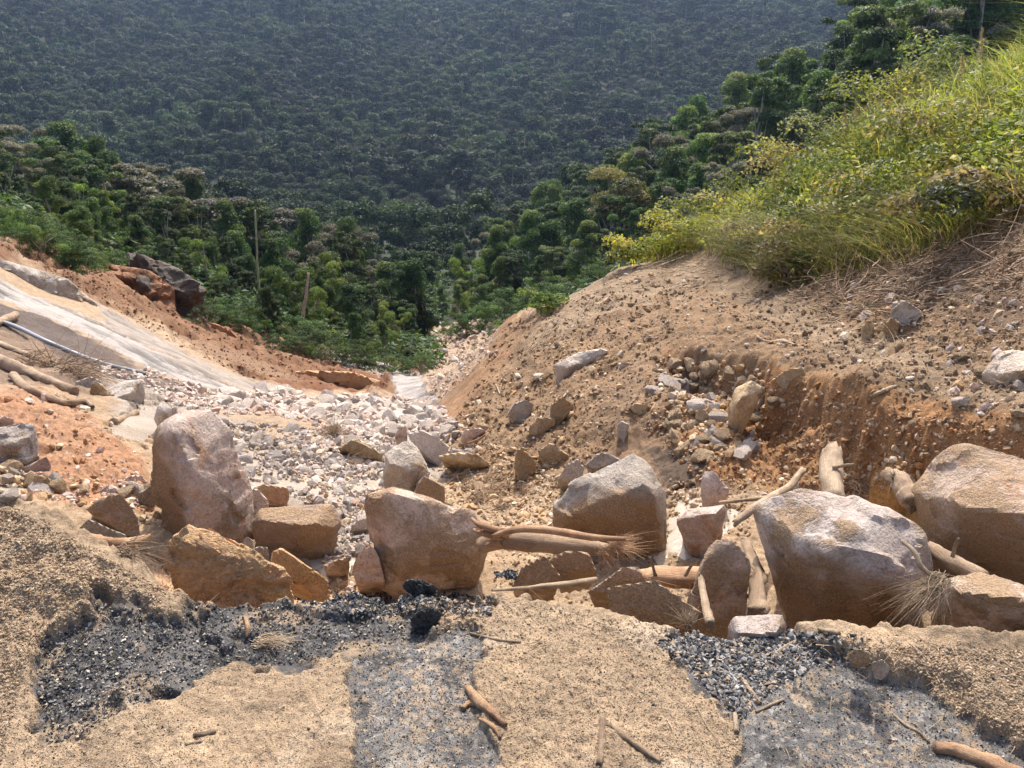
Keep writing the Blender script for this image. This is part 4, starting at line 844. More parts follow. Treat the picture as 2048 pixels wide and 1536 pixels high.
grit('sand_crumbs', 'crumbs of coarse sandy mud spread over the road remains', 'mud', [
  ([(0, 1005), (120, 1050), (330, 1180), (560, 1192), (1000, 1190), (1330, 1250), (1700, 1262), (2048, 1292), (2048, 1536), (0, 1536)], 30000, 2, 5.5, SANDC, on_asph(-1, .5)),
  ([(0, 1000), (330, 1180), (330, 1300), (200, 1240), (60, 1300), (0, 1536)], 6000, 3, 9, SANDC, on_asph(-1, .5)),
  ([(1740, 1290), (2048, 1300), (2048, 1500), (1860, 1390)], 3200, 3, 9, SANDC, on_asph(-1, .5)),
  ([(960, 1190), (1330, 1260), (1480, 1440), (1500, 1536), (1000, 1536), (960, 1350)], 3500, 3, 8, SANDC, on_asph(-1, .5)),
  ([(800, 1210), (990, 1200), (960, 1270), (860, 1270)], 300, 5, 14, SANDC, None)], protos=LOWP)
EC = [(.37, .20, .095), (.40, .25, .135), (.30, .155, .07)]; TC = [(.34, .235, .145), (.28, .185, .11), (.38, .28, .185)]
grit('earth_clods', 'small clods of orange and brown earth on the banks', 'earth', [
  ([(0, 780), (150, 800), (300, 930), (310, 1030), (100, 1000), (0, 1000)], 160, 4, 18, EC, None),
  ([(1330, 710), (1540, 745), (1740, 800), (2048, 860), (2048, 980), (1400, 970), (1250, 820)], 4200, 3, 20, [(.27, .13, .05), (.31, .17, .08), (.22, .11, .05)] + TC, None),
  ([(900, 860), (1010, 650), (1250, 560), (1420, 560), (1330, 700), (1200, 930), (1000, 950)], 2600, 3, 16, [(.22, .14, .08), (.28, .19, .11), (.18, .115, .065)], None),
  ([(1400, 600), (1560, 570), (2048, 450), (2048, 850), (1700, 780)], 2600, 3, 16, [(.20, .13, .075), (.27, .185, .115), (.16, .10, .06)], None),
  ([(900, 980), (1100, 950), (1500, 960), (1500, 1250), (1000, 1190)], 1800, 4, 18, TC, None),
  ([(300, 1180), (480, 1110), (720, 1180), (640, 1200)], 500, 4, 16, EC + TC, None),
  ([(0, 490), (60, 485), (230, 545), (380, 620), (560, 690), (780, 740), (780, 780), (500, 760), (330, 680), (200, 600)], 1500, 2, 8, [(.15, .065, .03), (.21, .10, .05), (.28, .16, .09)], None)], protos=LOWP)
# ------------------------------------------------------------------ logs, branches, sticks, the pipe, fibre tufts
def tube_np(pts, rad, sides=10, rg=None, rough=.12, cap=True, jag=0.0):
    pts = np.asarray(pts, float); n = len(pts)
    m = max(n, 2 + (n - 1) * 5); t = np.linspace(0, n - 1, m); i = np.minimum(t.astype(int), n - 2); f = t - i
    Pm1 = pts[np.maximum(i - 1, 0)]; P0 = pts[i]; P1 = pts[i + 1]; P2_ = pts[np.minimum(i + 2, n - 1)]; f = f[:, None]
    C = .5 * ((2 * P0) + (-Pm1 + P1) * f + (2 * Pm1 - 5 * P0 + 4 * P1 - P2_) * f ** 2 + (-Pm1 + 3 * P0 - 3 * P1 + P2_) * f ** 3)
    r = np.interp(t, np.arange(n), rad)
    T = np.gradient(C, axis=0); T /= np.linalg.norm(T, axis=1)[:, None] + 1e-9
    up = np.array((.31, .22, .92)); A = np.cross(T, up); A /= np.linalg.norm(A, axis=1)[:, None] + 1e-9; Bn = np.cross(T, A)
    ang = np.linspace(0, 2 * np.pi, sides, endpoint=False)
    ring = np.cos(ang)[None, :, None] * A[:, None] + np.sin(ang)[None, :, None] * Bn[:, None]
    rr = r[:, None] * np.ones((1, sides))
    if rg is not None and rough: rr = rr * (1 + rough * fbm(np.stack([np.repeat(t, sides) * 2.6, np.tile(np.cos(ang), m) * 1.6, np.tile(np.sin(ang), m) * 1.6], 1) + rg.uniform(0, 99), 3, 5).reshape(m, sides))
    V = C[:, None] + ring * rr[..., None]
    if jag and rg is not None:
        V[0] -= T[0] * (rg.uniform(0, jag, sides) * r[0])[:, None]; V[-1] += T[-1] * (rg.uniform(0, jag, sides) * r[-1])[:, None]
    V = V.reshape(-1, 3)
    i = np.arange(m - 1)[:, None] * sides; j = np.arange(sides)[None]; k = (j + 1) % sides
    F = np.stack([i + j, i + k, i + sides + k, i + sides + j], -1).reshape(-1, 4)
    V = np.concatenate([V, C[:1], C[-1:]]); e = len(V) - 2; js = np.arange(sides)
    T3 = np.concatenate([np.stack([(js + 1) % sides, js, np.full(sides, e)], 1), np.stack([(m - 1) * sides + js, (m - 1) * sides + (js + 1) % sides, np.full(sides, e + 1)], 1)])
    al = np.concatenate([np.repeat(np.cumsum(np.r_[0, np.linalg.norm(np.diff(C, axis=0), axis=1)]), sides), [0, 1]])
    ar = np.concatenate([np.tile(np.abs(ang / np.pi - 1), m), [0, 0]])
    return V, F, T3, al, ar
def px_path(path, lift=1.0, radpx=None):
    """path of (u, v) on the ground or (u, v, r) in space -> points"""
    out = []
    for q in path:
        if len(q) == 3: out.append(at(*q))
        else:
            p = hit(q[0], q[1])[0]; d = math.hypot(p[0], p[1]); out.append(p + np.array((0, 0, lift * radpx * d / FPX)))
    return np.array(out)
def stick(name, label, cat, path, rad, mat, group=None, lift=.7, sides=10, rough=.34, jag=.9, extra=(), seed=0):
    rg = np.random.default_rng(seed + 5); Vs, Fq, Ft, al, ar, off = [], [], [], [], [], 0
    for k, (pth, rd) in enumerate([(path, rad)] + list(extra)):
        rd = list(rd) if not np.isscalar(rd) else [rd] * len(pth)
        if len(rd) != len(pth): rd = list(np.interp(np.linspace(0, 1, len(pth)), np.linspace(0, 1, len(rd)), rd))
        pts = px_path(pth, lift, max(rd)); d = np.hypot(pts[:, 0], pts[:, 1])
        V, F, T3, a, b = tube_np(pts, np.array(rd) * d * 1.03 / FPX, sides, rg, rough, jag=jag)
        rm = max(rd) * float(d.mean()) / FPX; V = V + (rm * .16 if rough > .2 else 0) * np.stack([noise(V / rm * 1.7 + 3, 2), noise(V / rm * 1.7 + 31, 3), noise(V / rm * 1.7 + 57, 4)], 1)
        Vs.append(V); Fq.append(F + off); Ft.append(T3 + off); al.append(a); ar.append(b); off += len(V)
    V = np.concatenate(Vs); o = V.mean(0)
    me = mesh_np(name, V - o, [np.concatenate(Fq), np.concatenate(Ft)], extra={'along': np.concatenate(al), 'around': np.concatenate(ar)})
    return tag(link(name, me, mat, loc=o), label, cat, group)
S_ = stick
S_('log', 'thick pale log standing half buried between the cut bank and the largest boulder', 'log', [(1663, 905, 4.25), (1664, 940, 4.1), (1668, 1000, 3.9)], [18, 20, 19], M_PALEWOOD, sides=16, jag=.9, seed=1)
S_('log', 'broken pale log behind the upright slab, lying along the road edge', 'log', [(1240, 1172, 3.0), (1300, 1155, 3.02), (1400, 1158, 3.05), (1480, 1170, 3.05)], [14, 20, 26, 28], M_REDWOOD, sides=16, jag=.8, seed=2)
S_('branch', 'thin pale split branch running left from the broken log to the road edge', 'branch', [(985, 1180, 2.62), (1060, 1175, 2.7), (1130, 1168, 2.78), (1190, 1160, 2.84)], [3, 5, 7, 6], M_PALEWOOD, seed=3)
S_('branch', 'forked pale branch leaning from the cut bank to the largest boulder', 'branch', [(1605, 940, 4.3), (1580, 972, 4.15), (1545, 995, 4.0), (1510, 1015, 3.8), (1470, 1045, 3.7)], [6, 8, 10, 9, 7], M_PALEWOOD, extra=[([(1545, 995, 4.0), (1490, 1000, 4.0), (1440, 1005, 4.05)], [5, 4, 3])], seed=4)
S_('branch', 'bare curved branch sticking out beside the low sandy boulder', 'branch', [(1805, 1082, 2.75), (1830, 1105, 2.72), (1840, 1130, 2.7), (1860, 1148, 2.7), (1885, 1156, 2.75)], [3.5, 4.5, 5, 4, 2.5], M_PALEWOOD, seed=5)
S_('log', 'smooth pale log under the brown block at the right edge', 'log', [(1862, 1095, 3.4), (1900, 1122, 3.3), (1960, 1155, 3.25)], [12, 16, 17], M_BARK, sides=14, seed=6)
S_('log', 'muddy twisted root between the upright slab and the largest boulder', 'root', [(1492, 1085, 3.5), (1508, 1130, 3.2), (1516, 1180, 2.95), (1512, 1225, 2.75)], [10, 15, 18, 20], M_BARK, sides=14, rough=.8, seed=7)
S_('stake', 'splintered pale stick leaning on the upright mud-coated slab', 'stick', [(1402, 1160, 2.72), (1410, 1205, 2.55), (1420, 1245, 2.42)], [7, 9, 10], M_PALEWOOD, jag=1.5, seed=8)
S_('log', 'long muddy trunk on the orange mound, upper of the two on the left', 'log', [(-60, 706), (20, 738), (80, 762), (150, 790)], [11, 10, 9, 7], M_BARK, sides=12, seed=9)
S_('log', 'curved thinner trunk below the long one on the orange mound', 'log', [(28, 756), (50, 778), (90, 795), (130, 810), (170, 808), (185, 818)], [7, 7, 6, 6, 5, 4], M_BARK, sides=12, seed=10)
S_('log', 'pale thin trunk crossing the others at the left edge', 'log', [(-60, 670), (0, 692), (50, 712), (70, 720)], [6, 5, 5, 3], M_PALEWOOD, seed=11)
S_('branch', 'dark broken branch end at the left edge above the trunks', 'branch', [(-60, 670), (-10, 655), (15, 645), (32, 637)], [7, 7, 8, 6], M_BARK, seed=12)
S_('branch', 'short log lying in the silty pool beside the flat white stone', 'log', [(228, 848), (250, 838), (272, 830)], [7, 7, 6], M_BARK, seed=13, lift=.3)
S_('bark_strip', 'curved yellow strip of bark across the mud on the left', 'bark', [(150, 1062, 3.5), (190, 1080, 3.42), (230, 1088, 3.4), (270, 1082, 3.45), (298, 1072, 3.5)], [5, 11, 12, 9, 4], M_REDWOOD, sides=14, seed=14)
S_('stick', 'dark red stick on the pink-grey rock at the bank corner', 'stick', [(935, 886, 6.9), (955, 880, 6.85), (970, 870, 6.8)], [2.2, 2.6, 1.8], M_REDWOOD, seed=15)
S_('branch', 'brown branch lying in the rubble bed behind the tallest boulder', 'branch', [(605, 818), (630, 838), (655, 850)], [4, 4, 3], M_REDWOOD, seed=16)
S_('branch', 'stubby muddy root end behind the left edge of the brown block', 'root', [(1775, 950, 4.2), (1800, 965, 4.1), (1815, 985, 4.0), (1820, 1005, 3.9)], [13, 18, 20, 16], M_BARK, rough=.5, sides=14, seed=17)
S_('stick', 'wet red-brown log end in the bottom right corner', 'stick', [(1872, 1502), (1920, 1512), (1975, 1532), (2040, 1560)], [11, 14, 15, 15], M_REDWOOD, sides=14, seed=18)
S_('stick', 'thin curved twig on the asphalt at the lower right', 'stick', [(1788, 1432), (1812, 1452), (1840, 1468), (1858, 1486)], [2.5, 3.2, 3.2, 2.2], M_PALEWOOD, seed=19)
S_('stick', 'flat pale splinter on the blue-grey gravel', 'stick', [(1484, 1360), (1502, 1385), (1520, 1408)], [3.5, 5, 3.5], M_PALEWOOD, seed=20)
S_('stick', 'short twig under the splinter on the blue-grey gravel', 'stick', [(1512, 1425), (1540, 1412), (1568, 1400)], [3, 3, 2.5], M_PALEWOOD, seed=21)
S_('stick', 'pale cut stub standing at the left edge of the right asphalt', 'stick', [(1470, 1432), (1471, 1450), (1472, 1466)], [5, 6, 6], M_PALEWOOD, seed=22)
S_('stick', 'long yellow straw on the sand left of the right asphalt', 'straw', [(1392, 1410), (1412, 1450), (1432, 1480), (1450, 1512)], [2.0, 2.2, 2, 1.2], M_PALEWOOD, seed=23)
S_('stick', 'crooked pale twig on the sand above the middle asphalt strip', 'stick', [(940, 1268), (970, 1274), (1000, 1282), (1040, 1286)], [2.6, 3.4, 3, 2.4], M_PALEWOOD, seed=24)
S_('stick', 'upright sliver of brown wood in the black gravel', 'stick', [(492, 1240), (496, 1258), (494, 1276)], [4, 5, 3], M_REDWOOD, seed=25)
S_('stick', 'small dark stick on the sand at the lower left', 'stick', [(390, 1472), (410, 1470), (428, 1466)], [4.5, 5.5, 4.5], M_BARK, seed=26)
S_('stick', 'short pale stick right of the small dark one on the sand', 'stick', [(372, 1490), (390, 1487), (402, 1484)], [3, 3.5, 2.5], M_PALEWOOD, seed=27)
S_('stick', 'thin pale branch on the blue-grey gravel edge at the road side', 'stick', [(1545, 1320), (1560, 1302), (1580, 1290), (1596, 1280)], [3.5, 4, 3, 2.5], M_PALEWOOD, seed=28)
S_('stick', 'pale wood chip under the sandy boulders at the road edge', 'stick', [(1640, 1262), (1660, 1266), (1676, 1270)], [5, 6, 5], M_PALEWOOD, seed=29)
S_('branch', 'forked white stick on the muddy shelf of the right bank', 'stick', [(1515, 676), (1535, 686), (1565, 684), (1590, 692)], [2.2, 2.8, 3, 2.2], M_PALEWOOD, extra=[([(1578, 690), (1580, 680), (1578, 672)], [1.6, 1.2, .8])], seed=30)
S_('stick', 'white stick lying at the lip of the right bank', 'stick', [(1742, 796), (1765, 785), (1790, 774)], [3, 4, 3], M_PALEWOOD, seed=31)
S_('branch', 'pale twigs standing up at the edge of the right earth slope', 'branch', [(1000, 790), (992, 770), (980, 752)], [1.6, 1.4, 1], M_PALEWOOD, extra=[([(1000, 790), (1005, 770, 8.2), (1006, 752, 8.1)], [1.4, 1.2, .8])], seed=32)
for k, pth in enumerate([[(830, 990), (870, 1000), (905, 1012)], [(940, 980), (958, 1010), (972, 1040)], [(960, 1045), (975, 1060), (985, 1075)], [(890, 955), (930, 948), (968, 940)], [(700, 910), (730, 920), (755, 925)], [(560, 915), (600, 905), (640, 890)]]):
    S_('stick', ['thin twig left of the twig heap behind the middle boulders', 'split white twig in the twig heap behind the middle boulders', 'short white twig at the foot of the twig heap', 'long straight twig on top of the twig heap', 'brown twig below the broad tan rock', 'dark twig on the mud in the shallow stream'][k], 'stick', pth, [2.2, 2.6, 1.6], M_PALEWOOD if k < 4 else M_BARK, seed=40 + k)
S_('bark_piece', 'red torn bark piece lying on sand right of the middle asphalt strip', 'bark', [(935, 1380), (955, 1405), (985, 1430), (1010, 1455)], [7, 11, 9, 5], M_REDWOOD, rough=.7, seed=50)
S_('bark_piece', 'short red bark chip left of the torn bark piece on the sand', 'bark', [(925, 1420), (940, 1410), (962, 1412)], [6, 7, 4], M_REDWOOD, rough=.7, seed=51)
S_('bark_piece', 'narrow red bark sliver below the torn bark piece on the sand', 'bark', [(960, 1440), (985, 1455), (1000, 1478)], [4, 6, 4], M_REDWOOD, rough=.7, seed=52)
S_('stick', 'mud-crusted stick running down the sand at the bottom centre', 'stick', [(1205, 1440), (1204, 1480), (1198, 1530)], [7, 8, 7], M_BARK, rough=.7, seed=53)
S_('stick', 'mud-crusted stick slanting away right of the bottom centre one', 'stick', [(1215, 1450), (1260, 1485), (1320, 1525)], [5, 7, 6], M_BARK, rough=.7, seed=54)
for k, (u, v, r, dx, dz, ln, lb) in enumerate([(1310, 1148, 2.99, -.3, .9, .07, 'short twig stub on the broken log at the road edge'), (1372, 1150, 3.0, .5, .8, .05, 'second twig stub, further right on the broken log'), (1905, 1112, 3.22, .3, .9, .08, 'twig stub on the smooth log under the brown block'), (1668, 935, 4.05, .9, .15, .12, 'thin twig hooked over the thick standing log')]):
    a = at(u, v, r); S_('twig', lb, 'twig', [(u, v, r), (u + dx * ln * FPX / r * .5, v - dz * ln * FPX / r * .6, r), (u + dx * ln * FPX / r, v - dz * ln * FPX / r, r - .02)], [4, 3, 2], M_BARK, seed=70 + k)
T_shreds = [(at(1300, 1160, 2.98), (.6, -.5, -.5), .5, 26, .09, .0016, .4), (at(1420, 1175, 3.0), (.5, -.6, -.4), .5, 26, .08, .0016, .4)]
# the big torn log in the middle: log, splintered root end, hanging fibres
torn = bpy.data.objects.new('torn_log', None); COL.objects.link(torn); tp = px_path([(1090, 1085, 3.45)])[0]; torn.location = tp
tag(torn, 'torn hollow red log with splintered ends between the slanting and square boulders', 'log')
def tube_part(name, pts, rad, mat, parent, sides=14, rough=.2, jag=.5, seed=0, flat=None):
    rg = np.random.default_rng(seed); pts = np.array(pts); d = np.hypot(pts[:, 0], pts[:, 1])
    V, F, T3, a, b = tube_np(pts, np.array(rad) * d * 1.03 / FPX, sides, rg, rough, jag=jag)
    o = np.array(parent.location); me = mesh_np(name, V - o, [F, T3], extra={'along': a, 'around': b}); return link(name, me, mat, parent)
tube_part('trunk', [at(965, 1092, 3.5), at(1000, 1080, 3.48), at(1080, 1085, 3.45), at(1160, 1092, 3.42), at(1215, 1098, 3.4)], [18, 21, 23, 20, 12], M_BARK, torn, sides=18, seed=3)  # darker bark colour stands for the shaded hollow of the log
tube_part('bark_edge', [at(985, 1072, 3.42), at(1040, 1058, 3.4), at(1110, 1062, 3.38), at(1180, 1074, 3.36), at(1250, 1078, 3.36)], [5, 8, 8, 8, 4], M_REDWOOD, torn, seed=4)  # lighter strip of bark, coloured as the sunlit upper edge
for k, (a, b_, c) in enumerate([((1000, 1062), (960, 1050), (945, 1038)), ((1000, 1075), (965, 1066), (948, 1060)), ((1000, 1085), (975, 1090), (962, 1100)), ((1010, 1070), (985, 1056), (955, 1044))]):
    tube_part('splinter', [at(*a, 3.44), at(*b_, 3.46), at(*c, 3.5)], [9, 7, 3], M_REDWOOD, torn, sides=8, seed=10 + k, jag=1.5)
def strands(name, specs, mat, parent=None, label=None, cat=None, group=None, kind=None, seed=0, sides=3):
    """thin fibres: (origin, direction, spread, count, length, radius, droop)"""
    rg = np.random.default_rng(seed + 77); Vs, Fq, al, ar, off = [], [], [], [], 0; segs = 4
    for o, dr, sp, n, ln, rd, droop in specs:
        o = np.asarray(o, float); D_ = np.asarray(dr, float) / np.linalg.norm(dr)
        d = D_ + rg.normal(size=(n, 3)) * sp; d /= np.linalg.norm(d, axis=1)[:, None]
        L = ln * rg.uniform(.35, 1.0, n); t = np.linspace(0, 1, segs + 1)
        st = o + rg.normal(size=(n, 3)) * ln * .10
        bend = rg.normal(size=(n, 3)) * .25
        C = st[:, None] + d[:, None] * (L[:, None] * t)[..., None] + bend[:, None] * (L[:, None] * t ** 2)[..., None] + np.array((0, 0, -1)) * (droop * L[:, None] * t ** 2)[..., None]
        A = np.cross(d, np.array((.3, .2, .93))); A /= np.linalg.norm(A, axis=1)[:, None] + 1e-9; Bn = np.cross(d, A)
        ang = np.arange(sides) * 2 * np.pi / sides
        ring = np.cos(ang)[None, :, None] * A[:, None] + np.sin(ang)[None, :, None] * Bn[:, None]
        r = rd * rg.uniform(.6, 1.3, n)[:, None] * (1 - .7 * t)
        V = C[:, :, None] + ring[:, None] * r[..., None, None]
        base = np.arange(n)[:, None, None] * ((segs + 1) * sides) + np.arange(segs)[None, :, None] * sides
        j = np.arange(sides)[None, None]; k = (j + 1) % sides
        F = np.stack([base + j, base + k, base + sides + k, base + sides + j], -1).reshape(-1, 4)
        V = V.reshape(-1, 3); Vs.append(V); Fq.append(F + off); off += len(V)
        al.append(np.tile(np.repeat(t, sides), n)); ar.append(np.repeat(rg.uniform(0, 1, n), (segs + 1) * sides))
    V = np.concatenate(Vs); o = np.array(parent.location) if parent is not None else V.mean(0)
    me = mesh_np(name, V - o, np.concatenate(Fq), extra={'along': np.concatenate(al), 'around': np.concatenate(ar)})
    ob = link(name, me, mat, parent, None if parent is not None else o)
    return tag(ob, label, cat, group, kind)
strands('fibres', [(at(1225, 1092, 3.38), (.8, -.1, .2), .35, 160, .17, .0012, .3), (at(1200, 1100, 3.36), (.5, -.3, -.5), .4, 80, .13, .0012, .3)], M_REDWOOD, torn, seed=1)
T_ = strands
T_('bark_shreds', T_shreds[:1], M_REDWOOD, label='bark shreds hanging from the broken log at the road edge', cat='bark', seed=31)
T_('bark_shreds', [(at(1515, 1150, 3.05), (-.4, -.5, .1), .7, 90, .10, .0016, .5)], M_PALEWOOD, label='matted root fibres beside the muddy twisted root', cat='bark', seed=32)
T_('bark_shreds', [(at(1660, 912, 4.22), (-.3, -.2, .5), .8, 60, .07, .0015, .4)], M_BARK, label='frayed fibres on top of the thick standing log', cat='bark', seed=33)
T_('bark_shreds', [(at(1790, 958, 4.1), (-.2, -.4, .4), .8, 110, .09, .0018, .5)], M_BARK, label='matted soil and roots on the stubby root end', cat='bark', seed=34)
T_('fibre_tuft', [(at(1880, 1168, 2.72), (-.8, -.2, -.05), .3, 190, .19, .0011, .4), (at(1890, 1158, 2.74), (-.5, -.2, -.5), .5, 70, .14, .0013, .4)], M_PALEWOOD, label='dry fibrous root tuft hanging between the largest and the low sandy boulders', cat='fibre tuft', seed=2)
T_('fibre_tuft', [(at(1375, 1255, 2.4), (-.1, -.05, 1), .32, 90, .11, .0016, .1)], M_PALEWOOD, label='yellow straw tuft standing at the road edge left of the splintered stick', cat='fibre tuft', seed=3)
h_ = hit(670, 872)[0]
T_('fibre_tuft', [(h_ + np.array((0, 0, .02)), (-.1, -.1, .9), .55, 260, .30, .0022, .5)], M_PALEWOOD, label='brown dry tuft on the rubble bed left of the broad tan rock', cat='fibre tuft', seed=4)
h_ = hit(550, 1290)[0]
T_('fibre_tuft', [(h_ + np.array((-.05, 0, .012)), (1, -.12, .1), .22, 120, .13, .0014, .15)], M_PALEWOOD, label='flattened fibre tuft pressed in the black gravel', cat='fibre tuft', seed=5)
def lay(u, v, n, ln, rd, sp=.9, up=.25):
    p = hit(u, v)[0]; return (p + np.array((0, 0, .015)), (1, .1, up), sp, n, ln, rd, .35)
heap = []
for (u, v, n, ln) in [(930, 975, 60, .22), (955, 1000, 80, .26), (985, 985, 50, .22), (1000, 1020, 40, .2), (915, 960, 50, .22), (1040, 980, 30, .18), (900, 930, 40, .18), (975, 960, 40, .2)]: heap.append(lay(u, v, n, ln, .0026))
T_('twig_heap', heap, M_BARK, label='heap of dry twigs and roots behind the middle boulders', cat='twig heap', seed=6, sides=4)
T_('twig_heap', [lay(u, v, n, .2, .0026) for u, v, n in [(690, 900, 40), (720, 912, 60), (745, 918, 50), (700, 925, 30)]], M_BARK, label='dark twig heap below the broad tan rock in the stream', cat='twig heap', seed=7, sides=4)
T_('twig_heap', [lay(u, v, n, .6, .005, .8) for u, v, n in [(90, 735, 70), (130, 745, 80), (160, 755, 60), (60, 725, 50)]], M_BARK, label='tangled root heap above the trunks on the left', cat='twig heap', seed=8, sides=4)
T_('twig_heap', [lay(u, v, n, .2, .0022) for u, v, n in [(1695, 975, 50), (1715, 982, 60), (1735, 978, 50)]], M_BARK, label='twig tangle behind the largest boulder', cat='twig heap', seed=9, sides=4)
T_('twig_heap', [lay(u, v, n, .16, .002) for u, v, n in [(280, 1100, 50), (310, 1120, 50), (250, 1110, 40), (330, 1140, 40)]], M_BARK, label='wet twigs under the curved strip of bark', cat='twig heap', seed=10, sides=4)
# plastic scrap: a crumpled sheet
b = bmesh.new(); bmesh.ops.create_grid(b, x_segments=26, y_segments=18, size=1.0)
vv = np.array([v.co[:] for v in b.verts]); ff = np.array([[v.index for v in f.verts] for f in b.faces]); b.free()
cr = fbm(vv * 2.6 + 3, 4, 9, .6, True)
vv = np.stack([vv[:, 0] * .05 + .012 * fbm(vv * 3, 3, 4), vv[:, 1] * .028 + .01 * fbm(vv * 3 + 9, 3, 4), .02 + .034 * cr * (1 - .5 * np.abs(vv[:, 0]))], 1)
mp, ntp, Np = new_mat('black_plastic'); bp_ = Np('ShaderNodeBsdfPrincipled'); bp_.inputs['Base Color'].default_value = (.012, .012, .014, 1); bp_.inputs['Roughness'].default_value = .22
ntp.links.new(bp_.outputs[0], Np('ShaderNodeOutputMaterial').inputs[0])
tag(link('plastic_scrap', mesh_np('plastic_scrap', vv, ff), mp, loc=at(1012, 1160, 2.98)), 'crumpled black plastic scrap beside the reddish stone at the road edge', 'plastic scrap')
# grey water pipe on the left
mp, ntp, Np = new_mat('grey_pipe'); bp_ = Np('ShaderNodeBsdfPrincipled'); bp_.inputs['Base Color'].default_value = (.27, .29, .31, 1); bp_.inputs['Roughness'].default_value = .4
ntp.links.new(bp_.outputs[0], Np('ShaderNodeOutputMaterial').inputs[0])
S_('pipe', 'thin grey water pipe lying down the dark strip beside the slab', 'pipe', [(-80, 628), (20, 655), (90, 687), (150, 712), (215, 735), (290, 752)], 3.6, mp, rough=0, jag=0, lift=1.6)
# scattered twigs and straw, too many to count
rg = np.random.default_rng(5)
def litter(name, label, cat, specs, mat, seed):
    sp = []
    for poly, n, ln, rd, dirn, spread in specs:
        uv = rand_in(poly, n, rg); H = hit(uv[:, 0], uv[:, 1]); H = H[~np.isnan(H[:, 0])]
        for p in H:
            d = math.hypot(p[0], p[1]); a = rg.uniform(0, 6.28)
            dv = np.array(dirn) if dirn is not None else np.array((math.cos(a), math.sin(a), .05))
            sp.append((p + np.array((0, 0, rd * d * 1.5)), dv + rg.normal(size=3) * spread * np.array((1, 1, .25)), .12, int(rg.integers(1, 3)), ln * d * rg.uniform(.5, 1.4), rd * d, .12))
    return strands(name, sp, mat, None, label, cat, None, 'stuff', seed)
litter('straw_litter', 'bits of straw and twigs strewn over mud and banks', 'straw', [
  ([(1050, 690), (1230, 550), (1420, 550), (1560, 590), (1740, 720), (1560, 730), (1340, 690)], 520, .024, .00045, None, 0),
  ([(1500, 570), (1700, 590), (2048, 480), (2048, 820), (1850, 800), (1600, 640)], 640, .032, .0004, None, 0),
  ([(900, 960), (1100, 950), (1480, 980), (1500, 1230), (1000, 1180)], 420, .022, .0005, None, 0),
  ([(0, 1010), (330, 1190), (1000, 1200), (2048, 1300), (2048, 1536), (0, 1536)], 330, .022, .0006, None, 0), ([(1000, 1190), (1330, 1255), (1500, 1536), (1000, 1536)], 130, .03, .0008, None, 0), ([(1500, 1255), (2048, 1292), (2048, 1420), (1740, 1340)], 90, .03, .0009, None, 0),
  ([(500, 860), (760, 900), (700, 960), (560, 940)], 160, .022, .0005, None, 0),
  ([(1000, 640), (1130, 580), (1200, 640), (1080, 760)], 260, .03, .0004, (-.4, -.6, -.4), .3)], M_PALEWOOD, 20)
litter('dry_vines', 'tangled dry vines and roots hanging below the grass on the right', 'dry vines', [
  ([(1470, 520), (1640, 560), (1800, 520), (2048, 430), (2048, 580), (1900, 590), (1760, 620), (1600, 590)], 620, .08, .0009, (1, .2, .25), .5),
  ([(1560, 590), (1800, 590), (1850, 660), (1650, 640)], 160, .06, .0008, (1, -.3, -.1), .5),
  ([(1180, 540), (1330, 500), (1480, 500), (1500, 560), (1250, 560)], 160, .04, .0005, (1, .2, .1), .6)], M_BARK, 21)
litter('dead_stalks', 'pale dead stalks lying over the mud below the grass on the right', 'dead stalks', [
  ([(1200, 545), (1480, 520), (1640, 570), (1800, 540), (2048, 450), (2048, 600), (1700, 640), (1500, 590), (1250, 580)], 420, .07, .0005, (1, .1, .15), .6),
  ([(1560, 600), (1760, 600), (1800, 700), (1640, 680)], 120, .05, .00045, (1, -.5, 0), .6)], M_PALEWOOD, 22)
# ------------------------------------------------------------------ trees, shrubs, grass
M_LEAF = mat_attr('leaves', .55, 3, .25, transl=.42, spec=.35, bump=0, rand=.3)
M_GRASS = mat_attr('grass_blades', .5, 5, .2, transl=.52, spec=.4, bump=0)
M_TRUNK = mat_attr('tree_bark', .9, 9, .35, bump=.3)
prg = np.random.default_rng(21)
def leaf_quads(Cn, Nn, Ln, Wd, rg):
    n = len(Cn); r = rg.normal(size=(n, 3)); A = np.cross(Nn, r); A /= np.linalg.norm(A, axis=1)[:, None] + 1e-9; Bn = np.cross(Nn, A); Bn /= np.linalg.norm(Bn, axis=1)[:, None] + 1e-9
    L = Ln[:, None]; W = Wd[:, None]
    V = np.stack([Cn - A * L * .5, Cn + Bn * W * .5 - Nn * W * .12, Cn + A * L * .5, Cn - Bn * W * .5 - Nn * W * .12], 1)
    return V.reshape(-1, 3), np.arange(n * 4).reshape(n, 4)
